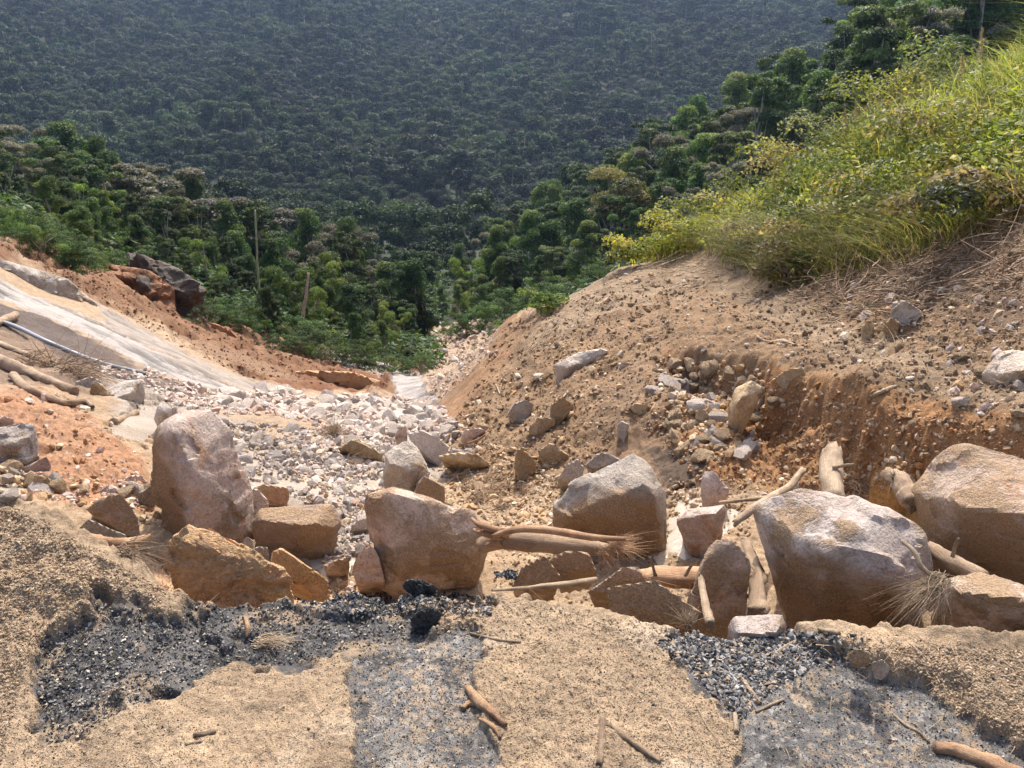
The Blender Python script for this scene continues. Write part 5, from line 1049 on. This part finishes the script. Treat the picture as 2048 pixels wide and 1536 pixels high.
def crown(clumps, n, size, base, rg, tip=None, aspect=.5, up=.45, shell=.55):
    """leaves spread through clumps; base: list of leaf colours"""
    Cc = np.array([c[0] for c in clumps]); Rc = np.array([c[1] for c in clumps]); w = (Rc.prod(1)) ** .6; w /= w.sum()
    tone = np.array(base)[rg.integers(0, len(base), len(clumps))] * rg.uniform(.75, 1.3, (len(clumps), 1))
    k = rg.choice(len(clumps), n, p=w); d = rg.normal(size=(n, 3)); d /= np.linalg.norm(d, axis=1)[:, None]
    d[:, 2] = np.where(d[:, 2] < -.3, -d[:, 2], d[:, 2]); rr = shell + (1.08 - shell) * rg.uniform(0, 1, n) ** .7
    wob = 1 + .28 * fbm(Cc[k] * 3 + d * 2.2, 2, 4)
    P = Cc[k] + d * Rc[k] * (rr * wob)[:, None]
    N = d * .7 + np.array((0, 0, up)) + rg.normal(size=(n, 3)) * .55; N /= np.linalg.norm(N, axis=1)[:, None]
    L = size * rg.uniform(.6, 1.4, n); V, F = leaf_quads(P, N, L, L * aspect, rg)
    C = tone[k] * rg.uniform(.75, 1.25, (n, 1))
    if tip is not None:
        m = (d[:, 2] > .25) & (rg.uniform(0, 1, n) < .75); C[m] = np.array(tip) * rg.uniform(.7, 1.2, (m.sum(), 1))
    return V, F, np.repeat(C, 4, 0)
def limbs(paths, col, rg, sides=7):
    Vs, Fq, Ft, off, Cs = [], [], [], 0, []
    for pts, rad in paths:
        V, F, T3, a, b = tube_np(pts, rad, sides, rg, .1); Vs.append(V); Fq.append(F + off); Ft.append(T3 + off); off += len(V)
        Cs.append(np.tile(np.array(col) * rg.uniform(.8, 1.2), (len(V), 1)))
    return np.concatenate(Vs), [np.concatenate(Fq), np.concatenate(Ft)], np.concatenate(Cs)
def tree_meshes(kind, rg, nleaf=2600, lsize=.026):
    """one tree one metre tall: trunk mesh and crown mesh"""
    bark = (.30, .25, .20); tip = None
    if kind == 'bushy':
        cols = [(.06, .115, .025), (.09, .155, .032), (.045, .092, .022), (.13, .185, .04)]
        cl = []
        for z in np.linspace(.16, .97, 26):
            w_ = .24 * math.sin(math.pi * min(1, z) ** .75) ** .7 + .02; a_ = rg.uniform(0, 6.28); q_ = w_ * rg.uniform(.3, 1.05)
            cl.append((np.array((q_ * math.cos(a_), q_ * math.sin(a_), z)), np.array((.115, .115, .085)) * rg.uniform(.6, 1.25)))
    elif kind == 'tall':
        cols = [(.055, .09, .028), (.075, .11, .035), (.042, .072, .025)]; bark = (.42, .36, .29)
        cl = [(np.array((rg.normal() * .12, rg.normal() * .12, rg.uniform(.5, .98))), np.array((.09, .09, .055)) * rg.uniform(.6, 1.3)) for _ in range(20)]
        cl += [(np.array((rg.normal() * .09, rg.normal() * .09, rg.uniform(.22, .5))), np.array((.07, .07, .045)) * rg.uniform(.6, 1.2)) for _ in range(7)]
    elif kind == 'pale':
        cols = [(.075, .085, .05), (.06, .075, .04), (.09, .095, .06)]; tip = (.25, .235, .20); bark = (.3, .27, .23)
        cl = [(np.array((rg.normal() * .2, rg.normal() * .2, rg.uniform(.42, .95))), np.array((.10, .10, .06)) * rg.uniform(.6, 1.3)) for _ in range(24)]
    elif kind == 'lime':
        cols = [(.10, .16, .025), (.13, .18, .03), (.075, .13, .02)]
        cl = [(np.array((rg.normal() * .2, rg.normal() * .2, rg.uniform(.16, .96))), np.array((.11, .11, .08)) * rg.uniform(.6, 1.3)) for _ in range(24)]
    elif kind == 'rusty':
        cols = [(.14, .11, .035), (.11, .10, .035), (.09, .09, .03)]
        cl = [(np.array((rg.normal() * .16, rg.normal() * .16, rg.uniform(.5, .9))), np.array((.16, .16, .09)) * rg.uniform(.7, 1.3)) for _ in range(11)]
    else:  # shrub
        cols = [(.07, .125, .028), (.105, .165, .035), (.052, .10, .025)]
        cl = [(np.array((rg.normal() * .32, rg.normal() * .32, rg.uniform(.12, .88))), np.array((.16, .16, .12)) * rg.uniform(.6, 1.3)) for _ in range(22)]
    cols = [tuple(1.3 * np.array(q)) for q in cols]
    V, F, C = crown(cl, nleaf, lsize * (1.5 if kind == 'shrub' else 1), cols, rg, tip)
    bend = rg.normal(size=2) * .05; top = .85 if kind != 'shrub' else .5
    tr = [np.array((bend[0] * math.sin(t * 3), bend[1] * math.sin(t * 2.3), -.06 + t * (top + .06))) for t in np.linspace(0, 1, 6)]
    paths = [(tr, np.linspace(.017, .005, 6))]
    for c, r in cl[::2]:
        s = tr[int(np.clip(c[2] * 4.2, 1, 4))]; paths.append(([s, (s + c) / 2 + np.array((0, 0, -.02)), c], [.008, .006, .003]))
    tV, tF, tC = limbs(paths, bark, rg)
    mc = mesh_np('crown', V, F, C, smooth=False); mc.materials.append(M_LEAF)
    mt = mesh_np('trunk', tV, tF, tC); mt.materials.append(M_TRUNK)
    return mt, mc
KINDS_ = {}
for kd, nv, nl in (('bushy', 4, 13000), ('tall', 4, 11000), ('pale', 2, 12000), ('lime', 2, 12000), ('rusty', 1, 11000), ('shrub', 3, 5000)):
    KINDS_[kd] = [tree_meshes(kd, prg, nl) for _ in range(nv)]
def tree(kind, x, y, h, label, group=None, cat='tree', wide=1.0, var=None, name=None, lean=.05):
    mt, mc = KINDS_[kind][int(prg.integers(len(KINDS_[kind]))) if var is None else var]
    e = bpy.data.objects.new(name or ('shrub' if kind == 'shrub' else 'tree'), None); COL.objects.link(e)
    e.location = (x, y, float(height(x, y)[0]) - .02 * h); e.scale = (h * wide, h * wide, h)
    e.rotation_euler = (prg.normal() * lean, prg.normal() * lean, prg.uniform(0, 6.28)); e.empty_display_size = .2
    for nm, me in (('trunk', mt), ('crown', mc)):
        o = bpy.data.objects.new(nm, me); COL.objects.link(o); o.parent = e
    return tag(e, label, cat, group)
def tree_px(kind, u, r, vtop, label, group=None, **kw):
    """a tree whose top shows at (u, vtop) and which stands r metres away"""
    x, y, zt = at(u, vtop, r); h = zt - float(height(x, y)[0])
    return tree(kind, x, y, max(h, .8) / 1.07, label, group, **kw)
# the ones that can be told apart
tree_px('pale', 270, 56, 292, 'grey-flowering spreading tree, highest of the pale ones on the left spur', wide=1.15, var=0)
tree_px('pale', 445, 60, 372, 'grey-flowering tree right of the highest pale one on the left spur', wide=1.2, var=1)
tree_px('bushy', 700, 62, 425, 'slim open tree standing out against the dark valley in the middle', wide=.75, var=1)
tree_px('lime', 602, 31.5, 492, 'yellow-green feathery tree in front of the left wood, with a bare reddish trunk', wide=.8, var=0)
tree_px('rusty', 1225, 72, 308, 'rusty brown crown among the trees behind the grassy bank', wide=1.1)
tree_px('pale', 1345, 76, 228, 'tall pale grey-green tree, highest left of the grassy bank', wide=.7, var=0)
tree_px('tall', 1560, 70, 115, 'tall dark tree with clear trunk left of the high right trees', wide=.8, var=2)
tree_px('tall', 1770, 62, -30, 'tallest tree behind the grassy bank, cut by the top of the picture', wide=.9, var=3)
for u_, v_ in [(20, 400), (70, 415), (-40, 390)]: tree_px('shrub', u_, 25, v_, 'bright yellow-green fern-like shrub at the left edge above the orange slope', 'yellow-green shrubs at the left edge', cat='shrub', var=2)
tree_px('lime', 900, 330, 285, 'bright green crown standing out on the far wooded mountainside', wide=.9, var=1)
tree_px('lime', 945, 70, 485, 'yellowish crown at the top of the slope above the stream bed', wide=.7, var=0)
SIL_L = np.array([(-400, 160), (-100, 210), (0, 238), (60, 262), (150, 285), (250, 315), (330, 350), (400, 385), (500, 415), (560, 440), (640, 455), (720, 470), (790, 520), (850, 600), (870, 640)], float)
BASE_L = np.array([(-400, 330), (0, 478), (225, 545), (380, 622), (540, 680), (690, 712), (850, 745), (870, 750)], float)
rowsL = [(23.4, .14, 17, 'shrub', (-80, 330)), (24.2, .2, 15, 'shrub', (-80, 420)), (26.5, .10, 34, 'shrub', (-60, 850)), (28, .20, 30, 'shrub', (-60, 850)), (30, .40, 27, None, (-100, 850)), (36, .58, 24, None, (-150, 855)), (44, .76, 24, None, (-150, 862)), (55, .95, 22, None, (-150, 868)), (68, 1.1, 20, None, (-150, 872))]
for r0, t_, n, kd, (ua, ub) in rowsL:
    for k in range(n):
        u = ua + (ub - ua) * (k + prg.uniform(.1, .9)) / n; r = r0 * prg.uniform(.95, 1.06)
        if u > 780 and r0 > 40: r = min(r, 46)
        if 195 < u < 400 and r0 < 27: continue
        vs_ = np.interp(u, SIL_L[:, 0], SIL_L[:, 1]); vb = np.interp(u, BASE_L[:, 0], BASE_L[:, 1])
        vt = vb + (vs_ - vb) * np.clip(t_ + prg.normal() * .08, .05, 1.2)
        kk = kd or prg.choice(['bushy', 'tall', 'lime', 'tall', 'bushy'] if r0 < 50 else ['bushy', 'tall', 'bushy', 'tall', 'pale'])
        if kk == 'shrub': tree_px(kk, u, r, vt, 'leafy green shrub along the torn edge of the left wood', 'shrubs edging the left wood', cat='shrub', wide=prg.uniform(.8, 1.2))
        elif kk == 'lime': tree_px(kk, u, r, vt, 'light green leafy tree in the wood on the left spur', 'light green trees of the left wood', wide=.8)
        elif kk == 'pale': tree_px(kk, u, r, vt + 15, 'greyish tree along the skyline of the left spur', 'greyish trees of the left wood', wide=.8)
        else: tree_px(kk, u, r, vt, 'dark green tree in the wood on the left spur', 'dark green trees of the left wood', wide=prg.uniform(.7, 1.05))
SIL_R = np.array([(840, 590), (880, 545), (960, 470), (1000, 440), (1100, 392), (1200, 330), (1330, 245), (1420, 215), (1550, 150), (1640, 95), (1700, 40), (1800, -60), (2000, -180), (2500, -400)], float)
BASE_R = np.array([(840, 650), (960, 645), (1080, 610), (1250, 540), (1450, 440), (1700, 330), (2000, 190), (2500, 0)], float)
rowsR = [(24, -.10, 12, 'shrub', (990, 1230)), (50, .2, 18, 'shrub', (890, 1250)), (60, .55, 22, None, (880, 1900)), (74, .8, 28, None, (865, 2100)), (92, 1.0, 27, None, (850, 2150)), (116, 1.15, 26, None, (850, 2150))]
for r0, t_, n, kd, (ua, ub) in rowsR:
    for k in range(n):
        u = ua + (ub - ua) * (k + prg.uniform(.1, .9)) / n; r = r0 * prg.uniform(.95, 1.06)
        vs_ = np.interp(u, SIL_R[:, 0], SIL_R[:, 1]); vb = np.interp(u, BASE_R[:, 0], BASE_R[:, 1])
        vt = vb + (vs_ - vb) * np.clip(t_ + prg.normal() * .08, -.2, 1.25)
        kk = kd or prg.choice(['tall', 'tall', 'bushy', 'tall', 'bushy', 'pale'])
        if kk == 'shrub': tree_px(kk, u, r, vt, 'green bush at the foot of the wood right of the stream bed', 'bushes at the foot of the right wood', cat='shrub')
        elif kk == 'pale': tree_px(kk, u, r, vt, 'greyish tree in the wood behind the grassy bank', 'greyish trees of the right wood', wide=.75)
        else: tree_px(kk, u, r, vt, 'tall dark tree with a pale trunk in the wood behind the grassy bank', 'dark trees of the right wood', wide=prg.uniform(.75, 1.05))
# dead trunks
def snag(label, pts, rad, col):
    rg = np.random.default_rng(int(pts[0][0])); P = np.array([at(*p) for p in pts]); P[-1, 2] = min(P[-1, 2], float(height(P[-1, 0], P[-1, 1])[0])); d = np.hypot(P[:, 0], P[:, 1])
    V, F, T3, a, b = tube_np(P, np.array(rad) * d / FPX, 8, rg, .1); o = P[-1]
    tag(link('dead_tree', mesh_np('dead_tree', V - o, [F, T3], np.tile(np.array(col), (len(V), 1))), M_TRUNK, loc=o), label, 'dead tree')
snag('thin tall bare trunk with vines standing in the left wood', [(510, 420, 33), (513, 480, 33), (516, 550, 33), (522, 625, 32.8)], [1.6, 2, 2.4, 2.8], (.28, .27, .14))
snag('pale leaning trunk with no bark in front of the left wood', [(617, 545, 30.6), (612, 590, 30.5), (606, 630, 30.5), (601, 655, 30.5)], [2, 3, 4, 4.5], (.38, .27, .19))
snag('pale bare trunk forking above the stream bed', [(985, 560, 62), (992, 600, 62), (1003, 640, 61)], [1, 1.4, 1.6], (.45, .40, .33))

# --- low growth between the trees
ug = np.random.default_rng(66); thu = np.concatenate([ug.uniform(R(-40), R(-5.5), 2600), ug.uniform(R(-5), R(42), 1500)]); ru = np.concatenate([np.exp(ug.uniform(math.log(24.5), math.log(115), 2600)), np.exp(ug.uniform(math.log(17), math.log(130), 1500))])
xu, yu = np.sin(thu) * ru, np.cos(thu) * ru; pu, pv = proj(np.stack([xu, yu, height(xu, yu)], 1))
woodp = [(-900, 200), (-60, 440), (70, 466), (225, 520), (380, 600), (540, 662), (690, 694), (852, 728), (856, 640), (800, 300), (-900, 0)]
ok = np.where(thu < R(-5.2), (inpoly(pu, pv, woodp) > -6) & (ru > 24.5) & ~((pu > 190) & (pu < 400) & (ru < 30)), (pv < np.interp(pu, [880, 1010, 1030, 2000], [640, 645, 700, 700])))
xu, yu, ru = xu[ok], yu[ok], ru[ok]; nu = len(xu); Pu = np.stack([xu, yu, height(xu, yu)], 1); su = (.35 + .016 * ru) * ug.uniform(.6, 1.5, nu)
k = np.repeat(np.arange(nu), 60); d = ug.normal(size=(len(k), 3)); d /= np.linalg.norm(d, axis=1)[:, None]; d[:, 2] = np.abs(d[:, 2])
Pq = Pu[k] + d * (su[k] * ug.uniform(.5, 1.1, len(k)))[:, None] * np.array((1, 1, .8))
Nq = d * .6 + np.array((0, 0, .5)) + ug.normal(size=(len(k), 3)) * .5; Nq /= np.linalg.norm(Nq, axis=1)[:, None]; Lq = su[k] * .26 * ug.uniform(.6, 1.3, len(k))
V, F = leaf_quads(Pq, Nq, Lq, Lq * .55, ug); tn = np.array([(.045, .085, .02), (.035, .062, .018), (.07, .12, .028), (.055, .075, .028)])[ug.integers(0, 4, nu)]
tag(link('undergrowth', mesh_np('undergrowth', V, F, np.repeat(tn[k] * ug.uniform(.7, 1.3, (len(k), 1)), 4, 0), smooth=False), M_LEAF), 'low green undergrowth covering the ground between the trees', 'undergrowth', kind='stuff')
# --- the far wood on the mountain: one mass, scattered over the hillside
FARM = []
for k in range(10):
    kd = ['tall', 'bushy', 'bushy', 'pale', 'tall', 'lime', 'bushy', 'tall', 'bushy', 'tall'][k]
    rg = np.random.default_rng(300 + k)
    cols = {'tall': [(.028, .052, .016), (.04, .066, .02)], 'bushy': [(.022, .046, .014), (.035, .062, .018)], 'pale': [(.05, .07, .034), (.04, .06, .028)], 'lime': [(.055, .095, .02), (.045, .08, .02)]}[kd]
    cl = [(np.array((rg.normal() * .19, rg.normal() * .19, rg.uniform(.34, .9))), np.array((.15, .15, .13)) * rg.uniform(.5, 1.35)) for _ in range(11)]
    V, F, C = crown(cl, 2300 if k < 6 else 5200, .052 if k < 6 else .038, cols, rg, aspect=.7, up=.25, shell=.6)
    tV, tF, tC = limbs([([np.array((0, 0, -.1)), np.array((.02, 0, .35)), np.array((0, .02, .8))], [.02, .016, .008])], (.35, .31, .26), rg, 5)
    n0 = len(V); me = mesh_np('far_tree', np.concatenate([V, tV]), [F, tF[0] + n0, tF[1] + n0], np.concatenate([C, tC]), smooth=False)
    me.materials.append(M_LEAF); FARM.append(me)
frg = np.random.default_rng(8)
th_ = []; rr_ = []
def spread(n, tmin, tmax, r0, r1):
    th_.append(frg.uniform(R(tmin), R(tmax), n)); rr_.append(np.sqrt(frg.uniform(r0 ** 2, r1 ** 2, n)))
spread(26000, -46, 46, 240, 735)
spread(1100, -44, 44, 125, 245)
spread(150, -44, -4, 84, 128); spread(60, 2, 46, 125, 160)
th_ = np.concatenate(th_); rr_ = np.concatenate(rr_)
xy = np.stack([np.sin(th_) * rr_, np.cos(th_) * rr_], 1)
# thin out trees that stand inside one another
cell = {}; keep = []; big_ = frg.uniform(0, 1, len(xy)) ** 2
for i in range(len(xy)):
    c = (int(xy[i, 0] // 7), int(xy[i, 1] // 7)); md = 3.2 + 4.2 * big_[i]
    if any((xy[i, 0] - q[0]) ** 2 + (xy[i, 1] - q[1]) ** 2 < max(md, q[2]) ** 2 * .8 for a in (-1, 0, 1) for b in (-1, 0, 1) for q in cell.get((c[0] + a, c[1] + b), ())): continue
    cell.setdefault(c, []).append((xy[i, 0], xy[i, 1], md)); keep.append(i)
big_ = big_[keep]
xy = xy[keep]; nF = len(xy); zF = height(xy[:, 0], xy[:, 1])
fm = bpy.data.meshes.new('forest'); fm.from_pydata(np.stack([xy[:, 0], xy[:, 1], zF], 1).tolist(), [], [])
sc_ = (7.0 + 8.5 * big_) * frg.uniform(.85, 1.15, nF) * (1 + .25 * fbm(np.stack([xy[:, 0] * .02, xy[:, 1] * .02, xy[:, 0] * 0], 1), 2, 3))
rF = np.hypot(xy[:, 0], xy[:, 1]); sc_ = np.where(rF < 135, frg.uniform(4.5, 7.0, nF), np.where(rF < 255, sc_ * .8, sc_ * 1.12))
for nm, ty, arr in (('size', 'FLOAT', sc_.astype(np.float32)), ('turn', 'FLOAT', frg.uniform(0, 6.28, nF).astype(np.float32)), ('which', 'INT', np.where(np.hypot(xy[:, 0], xy[:, 1]) < 270, frg.choice(4, nF), 9 - frg.choice(6, nF, p=[.24, .24, .22, .12, .14, .04])).astype(np.int32))):
    a = fm.attributes.new(nm, ty, 'POINT'); a.data.foreach_set('value', arr)
forest = tag(link('forest', fm), 'dense dark forest covering the far mountainside', 'forest', kind='stuff')
ng = bpy.data.node_groups.new('forest', 'GeometryNodeTree')
ng.interface.new_socket('Geometry', in_out='INPUT', socket_type='NodeSocketGeometry'); ng.interface.new_socket('Geometry', in_out='OUTPUT', socket_type='NodeSocketGeometry')
gi = ng.nodes.new('NodeGroupInput'); go = ng.nodes.new('NodeGroupOutput'); jn = ng.nodes.new('GeometryNodeJoinGeometry')
for me in FARM:
    ob = bpy.data.objects.new('far_tree', me)
    oi = ng.nodes.new('GeometryNodeObjectInfo'); oi.inputs['Object'].default_value = ob; oi.inputs['As Instance'].default_value = True
    ng.links.new(oi.outputs['Geometry'], jn.inputs[0])
ip = ng.nodes.new('GeometryNodeInstanceOnPoints'); ip.inputs['Pick Instance'].default_value = True
def named(nm, ty):
    n = ng.nodes.new('GeometryNodeInputNamedAttribute'); n.data_type = ty; n.inputs['Name'].default_value = nm; return n.outputs['Attribute']
cx = ng.nodes.new('ShaderNodeCombineXYZ'); ng.links.new(named('turn', 'FLOAT'), cx.inputs[2])
er = ng.nodes.new('FunctionNodeEulerToRotation'); ng.links.new(cx.outputs[0], er.inputs[0])
ng.links.new(gi.outputs[0], ip.inputs['Points']); ng.links.new(jn.outputs[0], ip.inputs['Instance']); ng.links.new(named('which', 'INT'), ip.inputs['Instance Index'])
ng.links.new(er.outputs[0], ip.inputs['Rotation']); ng.links.new(named('size', 'FLOAT'), ip.inputs['Scale']); ng.links.new(ip.outputs[0], go.inputs[0])
md = forest.modifiers.new('scatter', 'NODES'); md.node_group = ng

# --- grass and leafy weeds on the right bank
grg = np.random.default_rng(4)
def bank_points(n, poly, rmin=5.5, rmax=15):
    out = np.zeros((0, 3))
    while len(out) < n:
        th = grg.uniform(R(5), R(46), n * 3); r = np.sqrt(grg.uniform(rmin ** 2, rmax ** 2, n * 3)); x = np.sin(th) * r; y = np.cos(th) * r
        P = np.stack([x, y, height(x, y)], 1); u, v = proj(P); k = inpoly(u, v, poly) + grg.normal(size=len(u)) * 10 > 0
        out = np.concatenate([out, P[k]])
    return out[:n]
def blades(P, h, w, col, lean, seg=4, wind=(-.25, -.2)):
    n = len(P); a = grg.uniform(0, 6.28, n); H = h * grg.uniform(.5, 1.25, n)
    d = np.stack([np.cos(a), np.sin(a)], 1) * (lean * grg.uniform(.2, 1.4, n))[:, None] + np.array(wind) * .5
    t = np.linspace(0, 1, seg + 1); side = np.stack([-np.sin(a + grg.normal(size=n)), np.cos(a), np.zeros(n)], 1)
    C = np.zeros((n, seg + 1, 3)); C[:, :, :2] = P[:, None, :2] + d[:, None] * (H[:, None] * t ** 2)[..., None]
    C[:, :, 2] = P[:, 2][:, None] - .03 + H[:, None] * (t - .33 * np.minimum(lean * 1.4, 1.2) * t ** 3)
    W = w * grg.uniform(.6, 1.3, n)[:, None] * np.clip(1.05 - t ** 2.2, .03, 1)
    V = np.stack([C - side[:, None] * W[..., None] * .5, C + side[:, None] * W[..., None] * .5], 2).reshape(-1, 3)
    b = np.arange(n)[:, None] * (seg + 1) * 2 + np.arange(seg)[None] * 2
    F = np.stack([b, b + 1, b + 3, b + 2], -1).reshape(-1, 4)
    pal = 1.42 * np.array(col)[grg.integers(0, len(col), n)] * grg.uniform(.7, 1.3, (n, 1)) * (1 + .3 * fbm(P * 1.2, 2, 7))[:, None]
    return V, F, np.repeat(pal, (seg + 1) * 2, 0)
GA = [(1190, 525), (1240, 505), (1330, 500), (1400, 475), (1500, 420), (1480, 400), (1330, 440), (1230, 480)]
GB = [(1320, 500), (1400, 480), (1500, 500), (1600, 545), (1760, 500), (1900, 450), (2060, 400), (2500, 300), (2500, -30), (2060, 165), (1800, 255), (1620, 330), (1460, 420)]
GT = [(1600, 385), (1800, 320), (2060, 265), (2500, 130), (2500, -100), (2060, 140), (1800, 250), (1650, 320)]
GL = [(1420, 500), (1560, 570), (1700, 540), (1800, 520), (2060, 430), (2060, 380), (1800, 440), (1500, 460)]
YG = [(.28, .28, .055), (.36, .33, .08), (.20, .25, .045)]; MG = [(.155, .19, .05), (.205, .235, .065), (.11, .145, .038), (.28, .255, .10), (.30, .25, .13)]; BG = [(.17, .20, .085), (.23, .25, .12), (.13, .165, .065)]; DG = [(.07, .09, .032), (.09, .105, .04), (.17, .14, .07), (.22, .17, .10)]
parts = [blades(bank_points(6000, GA, 8, 14.5), .50, .012, YG, .7), blades(bank_points(15000, GB), .40, .010, MG + YG, .9), blades(bank_points(15000, GT, 6.5), .62, .010, BG + MG, .95), blades(bank_points(9000, GL), .45, .008, DG + DG + MG, 1.6), blades(bank_points(1500, GT, 7), .95, .011, BG, .8)]
off = 0; Vs, Fs, Cs = [], [], []
for V, F, C in parts: Vs.append(V); Fs.append(F + off); Cs.append(C); off += len(V)
me = mesh_np('grass', np.concatenate(Vs), np.concatenate(Fs), np.concatenate(Cs), smooth=True)
tag(link('grass', me, M_GRASS), 'long bright green and yellow grass on the right bank', 'grass', kind='stuff')
# leafy creepers: leaves in low clumps
Pc = bank_points(620, GB + [], 6, 14); hgt = grg.uniform(.08, .55, 620) ** 1.1; rad = grg.uniform(.10, .36, 620)
k = grg.integers(0, 620, 52000); d = grg.normal(size=(52000, 3)); d /= np.linalg.norm(d, axis=1)[:, None]; d[:, 2] = np.abs(d[:, 2])
P = Pc[k] + d * np.stack([rad[k], rad[k], hgt[k]], 1) * grg.uniform(.55, 1.1, 52000)[:, None]
N = d * .6 + np.array((0, -.2, .6)) + grg.normal(size=(52000, 3)) * .5; N /= np.linalg.norm(N, axis=1)[:, None]
L = grg.uniform(.035, .095, 52000); V, F = leaf_quads(P, N, L, L * .62, grg)
tone = np.array([(.18, .225, .045), (.25, .27, .06), (.10, .145, .032), (.21, .24, .05), (.30, .28, .08), (.13, .15, .05)])[grg.integers(0, 6, 620)]
C = 1.42 * tone[k] * grg.uniform(.7, 1.3, (52000, 1))
tag(link('creepers', mesh_np('creepers', V, F, np.repeat(C, 4, 0), smooth=False), M_GRASS), 'leafy yellow-green creepers matted over the right bank', 'creepers', kind='stuff')
# low bush at the lower edge of the bank
def bush(u, v, w, h, n, cols, label, nm='bush'):
    p = hit(u, v)[0]
    while np.isnan(p[0]) or math.hypot(p[0], p[1]) > 16: v += 8; p = hit(u, v)[0]
    rg = np.random.default_rng(int(u)); d = math.hypot(p[0], p[1]); w = w * d / FPX; h = h * d / FPX
    cl = [(np.array((rg.normal() * w * .3, rg.normal() * w * .25, rg.uniform(.2, .8) * h)), np.array((w * .28, w * .28, h * .3)) * rg.uniform(.7, 1.2)) for _ in range(9)]
    V, F, C = crown(cl, n, .055, cols, rg, aspect=.55)
    tag(link(nm, mesh_np(nm, V, F, C, smooth=False), M_GRASS, loc=p), label, 'bush')
bush(1570, 572, 110, 75, 1500, DG + [(.07, .11, .03)], 'dark low bush hanging at the lower edge of the grassy bank')
bush(1085, 632, 90, 50, 900, [(.10, .17, .03), (.14, .20, .04)], 'bright low bush at the end of the orange ridge')
for k, (u, v, w, h, c, lb) in enumerate([(1255, 480, 90, 60, YG, 'yellowish leafy bush at the left tip of the grassy bank'), (1345, 455, 110, 70, YG, 'yellow-green bush second from the left tip of the bank'), (1450, 415, 120, 80, MG, 'green leafy bush where the bank skyline starts to climb'), (1560, 345, 130, 80, MG, 'bushy leafy clump half way up the bank skyline'),
  (1660, 290, 120, 80, BG, 'pale green bush above half way on the bank skyline'), (1765, 235, 140, 90, MG, 'dense leafy bush high on the bank skyline'), (1880, 190, 130, 90, BG, 'highest pale green bush on the bank skyline'), (1720, 420, 160, 90, MG, 'broad leafy bush in the middle of the grassy bank'), (1900, 340, 180, 110, MG, 'largest leafy bush on the right of the grassy bank'), (1980, 430, 150, 80, DG, 'dark bush low on the right of the grassy bank'), (1620, 470, 150, 70, DG + MG, 'dark green bush low in the middle of the bank'), (1500, 480, 110, 50, MG, 'low leafy bush on the left lower bank')]):
    bush(u, v + 26, w * 1.15, h * 1.3, 1700, c, lb)
# plume grasses on the skyline of the bank
for k, (u, v, r, hh) in enumerate([(1965, 60, 10.2, 1.0), (1925, 110, 10.6, .8), (1712, 205, 11.2, .7), (1690, 222, 11.4, .6)]):
    top = at(u, v, r); b0 = np.array((top[0] + .1, top[1], float(height(top[0] + .1, top[1])[0])))
    rg = np.random.default_rng(k); e = bpy.data.objects.new('plume_grass', None); COL.objects.link(e); e.location = b0
    tag(e, ['tallest feathery grass plume at the upper right', 'shorter feathery plume left of the tallest one', 'brown grass plume on the middle of the bank skyline', 'small brown plume left of the other one on the bank skyline'][k], 'grass plume')
    V, F, T3, a, b = tube_np([np.zeros(3), (top - b0) * .5 + np.array((.04, 0, .03)), top - b0], [.004, .003, .002], 5, rg, 0)
    link('stem', mesh_np('stem', V, [F, T3], np.tile((.3, .27, .12), (len(V), 1))), M_GRASS, e)
    n = 260; t = rg.uniform(0, 1, n); Cn = (top - b0) * (.72 + .3 * t)[:, None] + rg.normal(size=(n, 3)) * (.018 * (1.1 - t))[:, None]
    Nn = rg.normal(size=(n, 3)); Nn /= np.linalg.norm(Nn, axis=1)[:, None]; Lq = rg.uniform(.015, .045, n); V, F = leaf_quads(Cn, Nn, Lq, Lq * .2, rg)
    link('plume', mesh_np('plume', V, F, np.tile((.42, .35, .24), (len(V), 1)), smooth=False), M_GRASS, e)
# ------------------------------------------------------------------ haze
b = bmesh.new(); bmesh.ops.create_cube(b, size=1.0); hm = bpy.data.meshes.new('haze'); b.to_mesh(hm); b.free()
hz = link('haze', hm); hz.scale = (1900, 960, 270); hz.location = (0, 400, 75)
mh, nth, Nh = new_mat('haze'); pv = Nh('ShaderNodeVolumePrincipled'); pv.inputs['Color'].default_value = (.48, .66, 1.0, 1)
pv.inputs['Density'].default_value = .00017; pv.inputs['Anisotropy'].default_value = .35
nth.links.new(pv.outputs[0], Nh('ShaderNodeOutputMaterial').inputs['Volume'])
hm.materials.append(mh); tag(hz, 'thin bluish haze filling the valley', 'haze', kind='stuff')
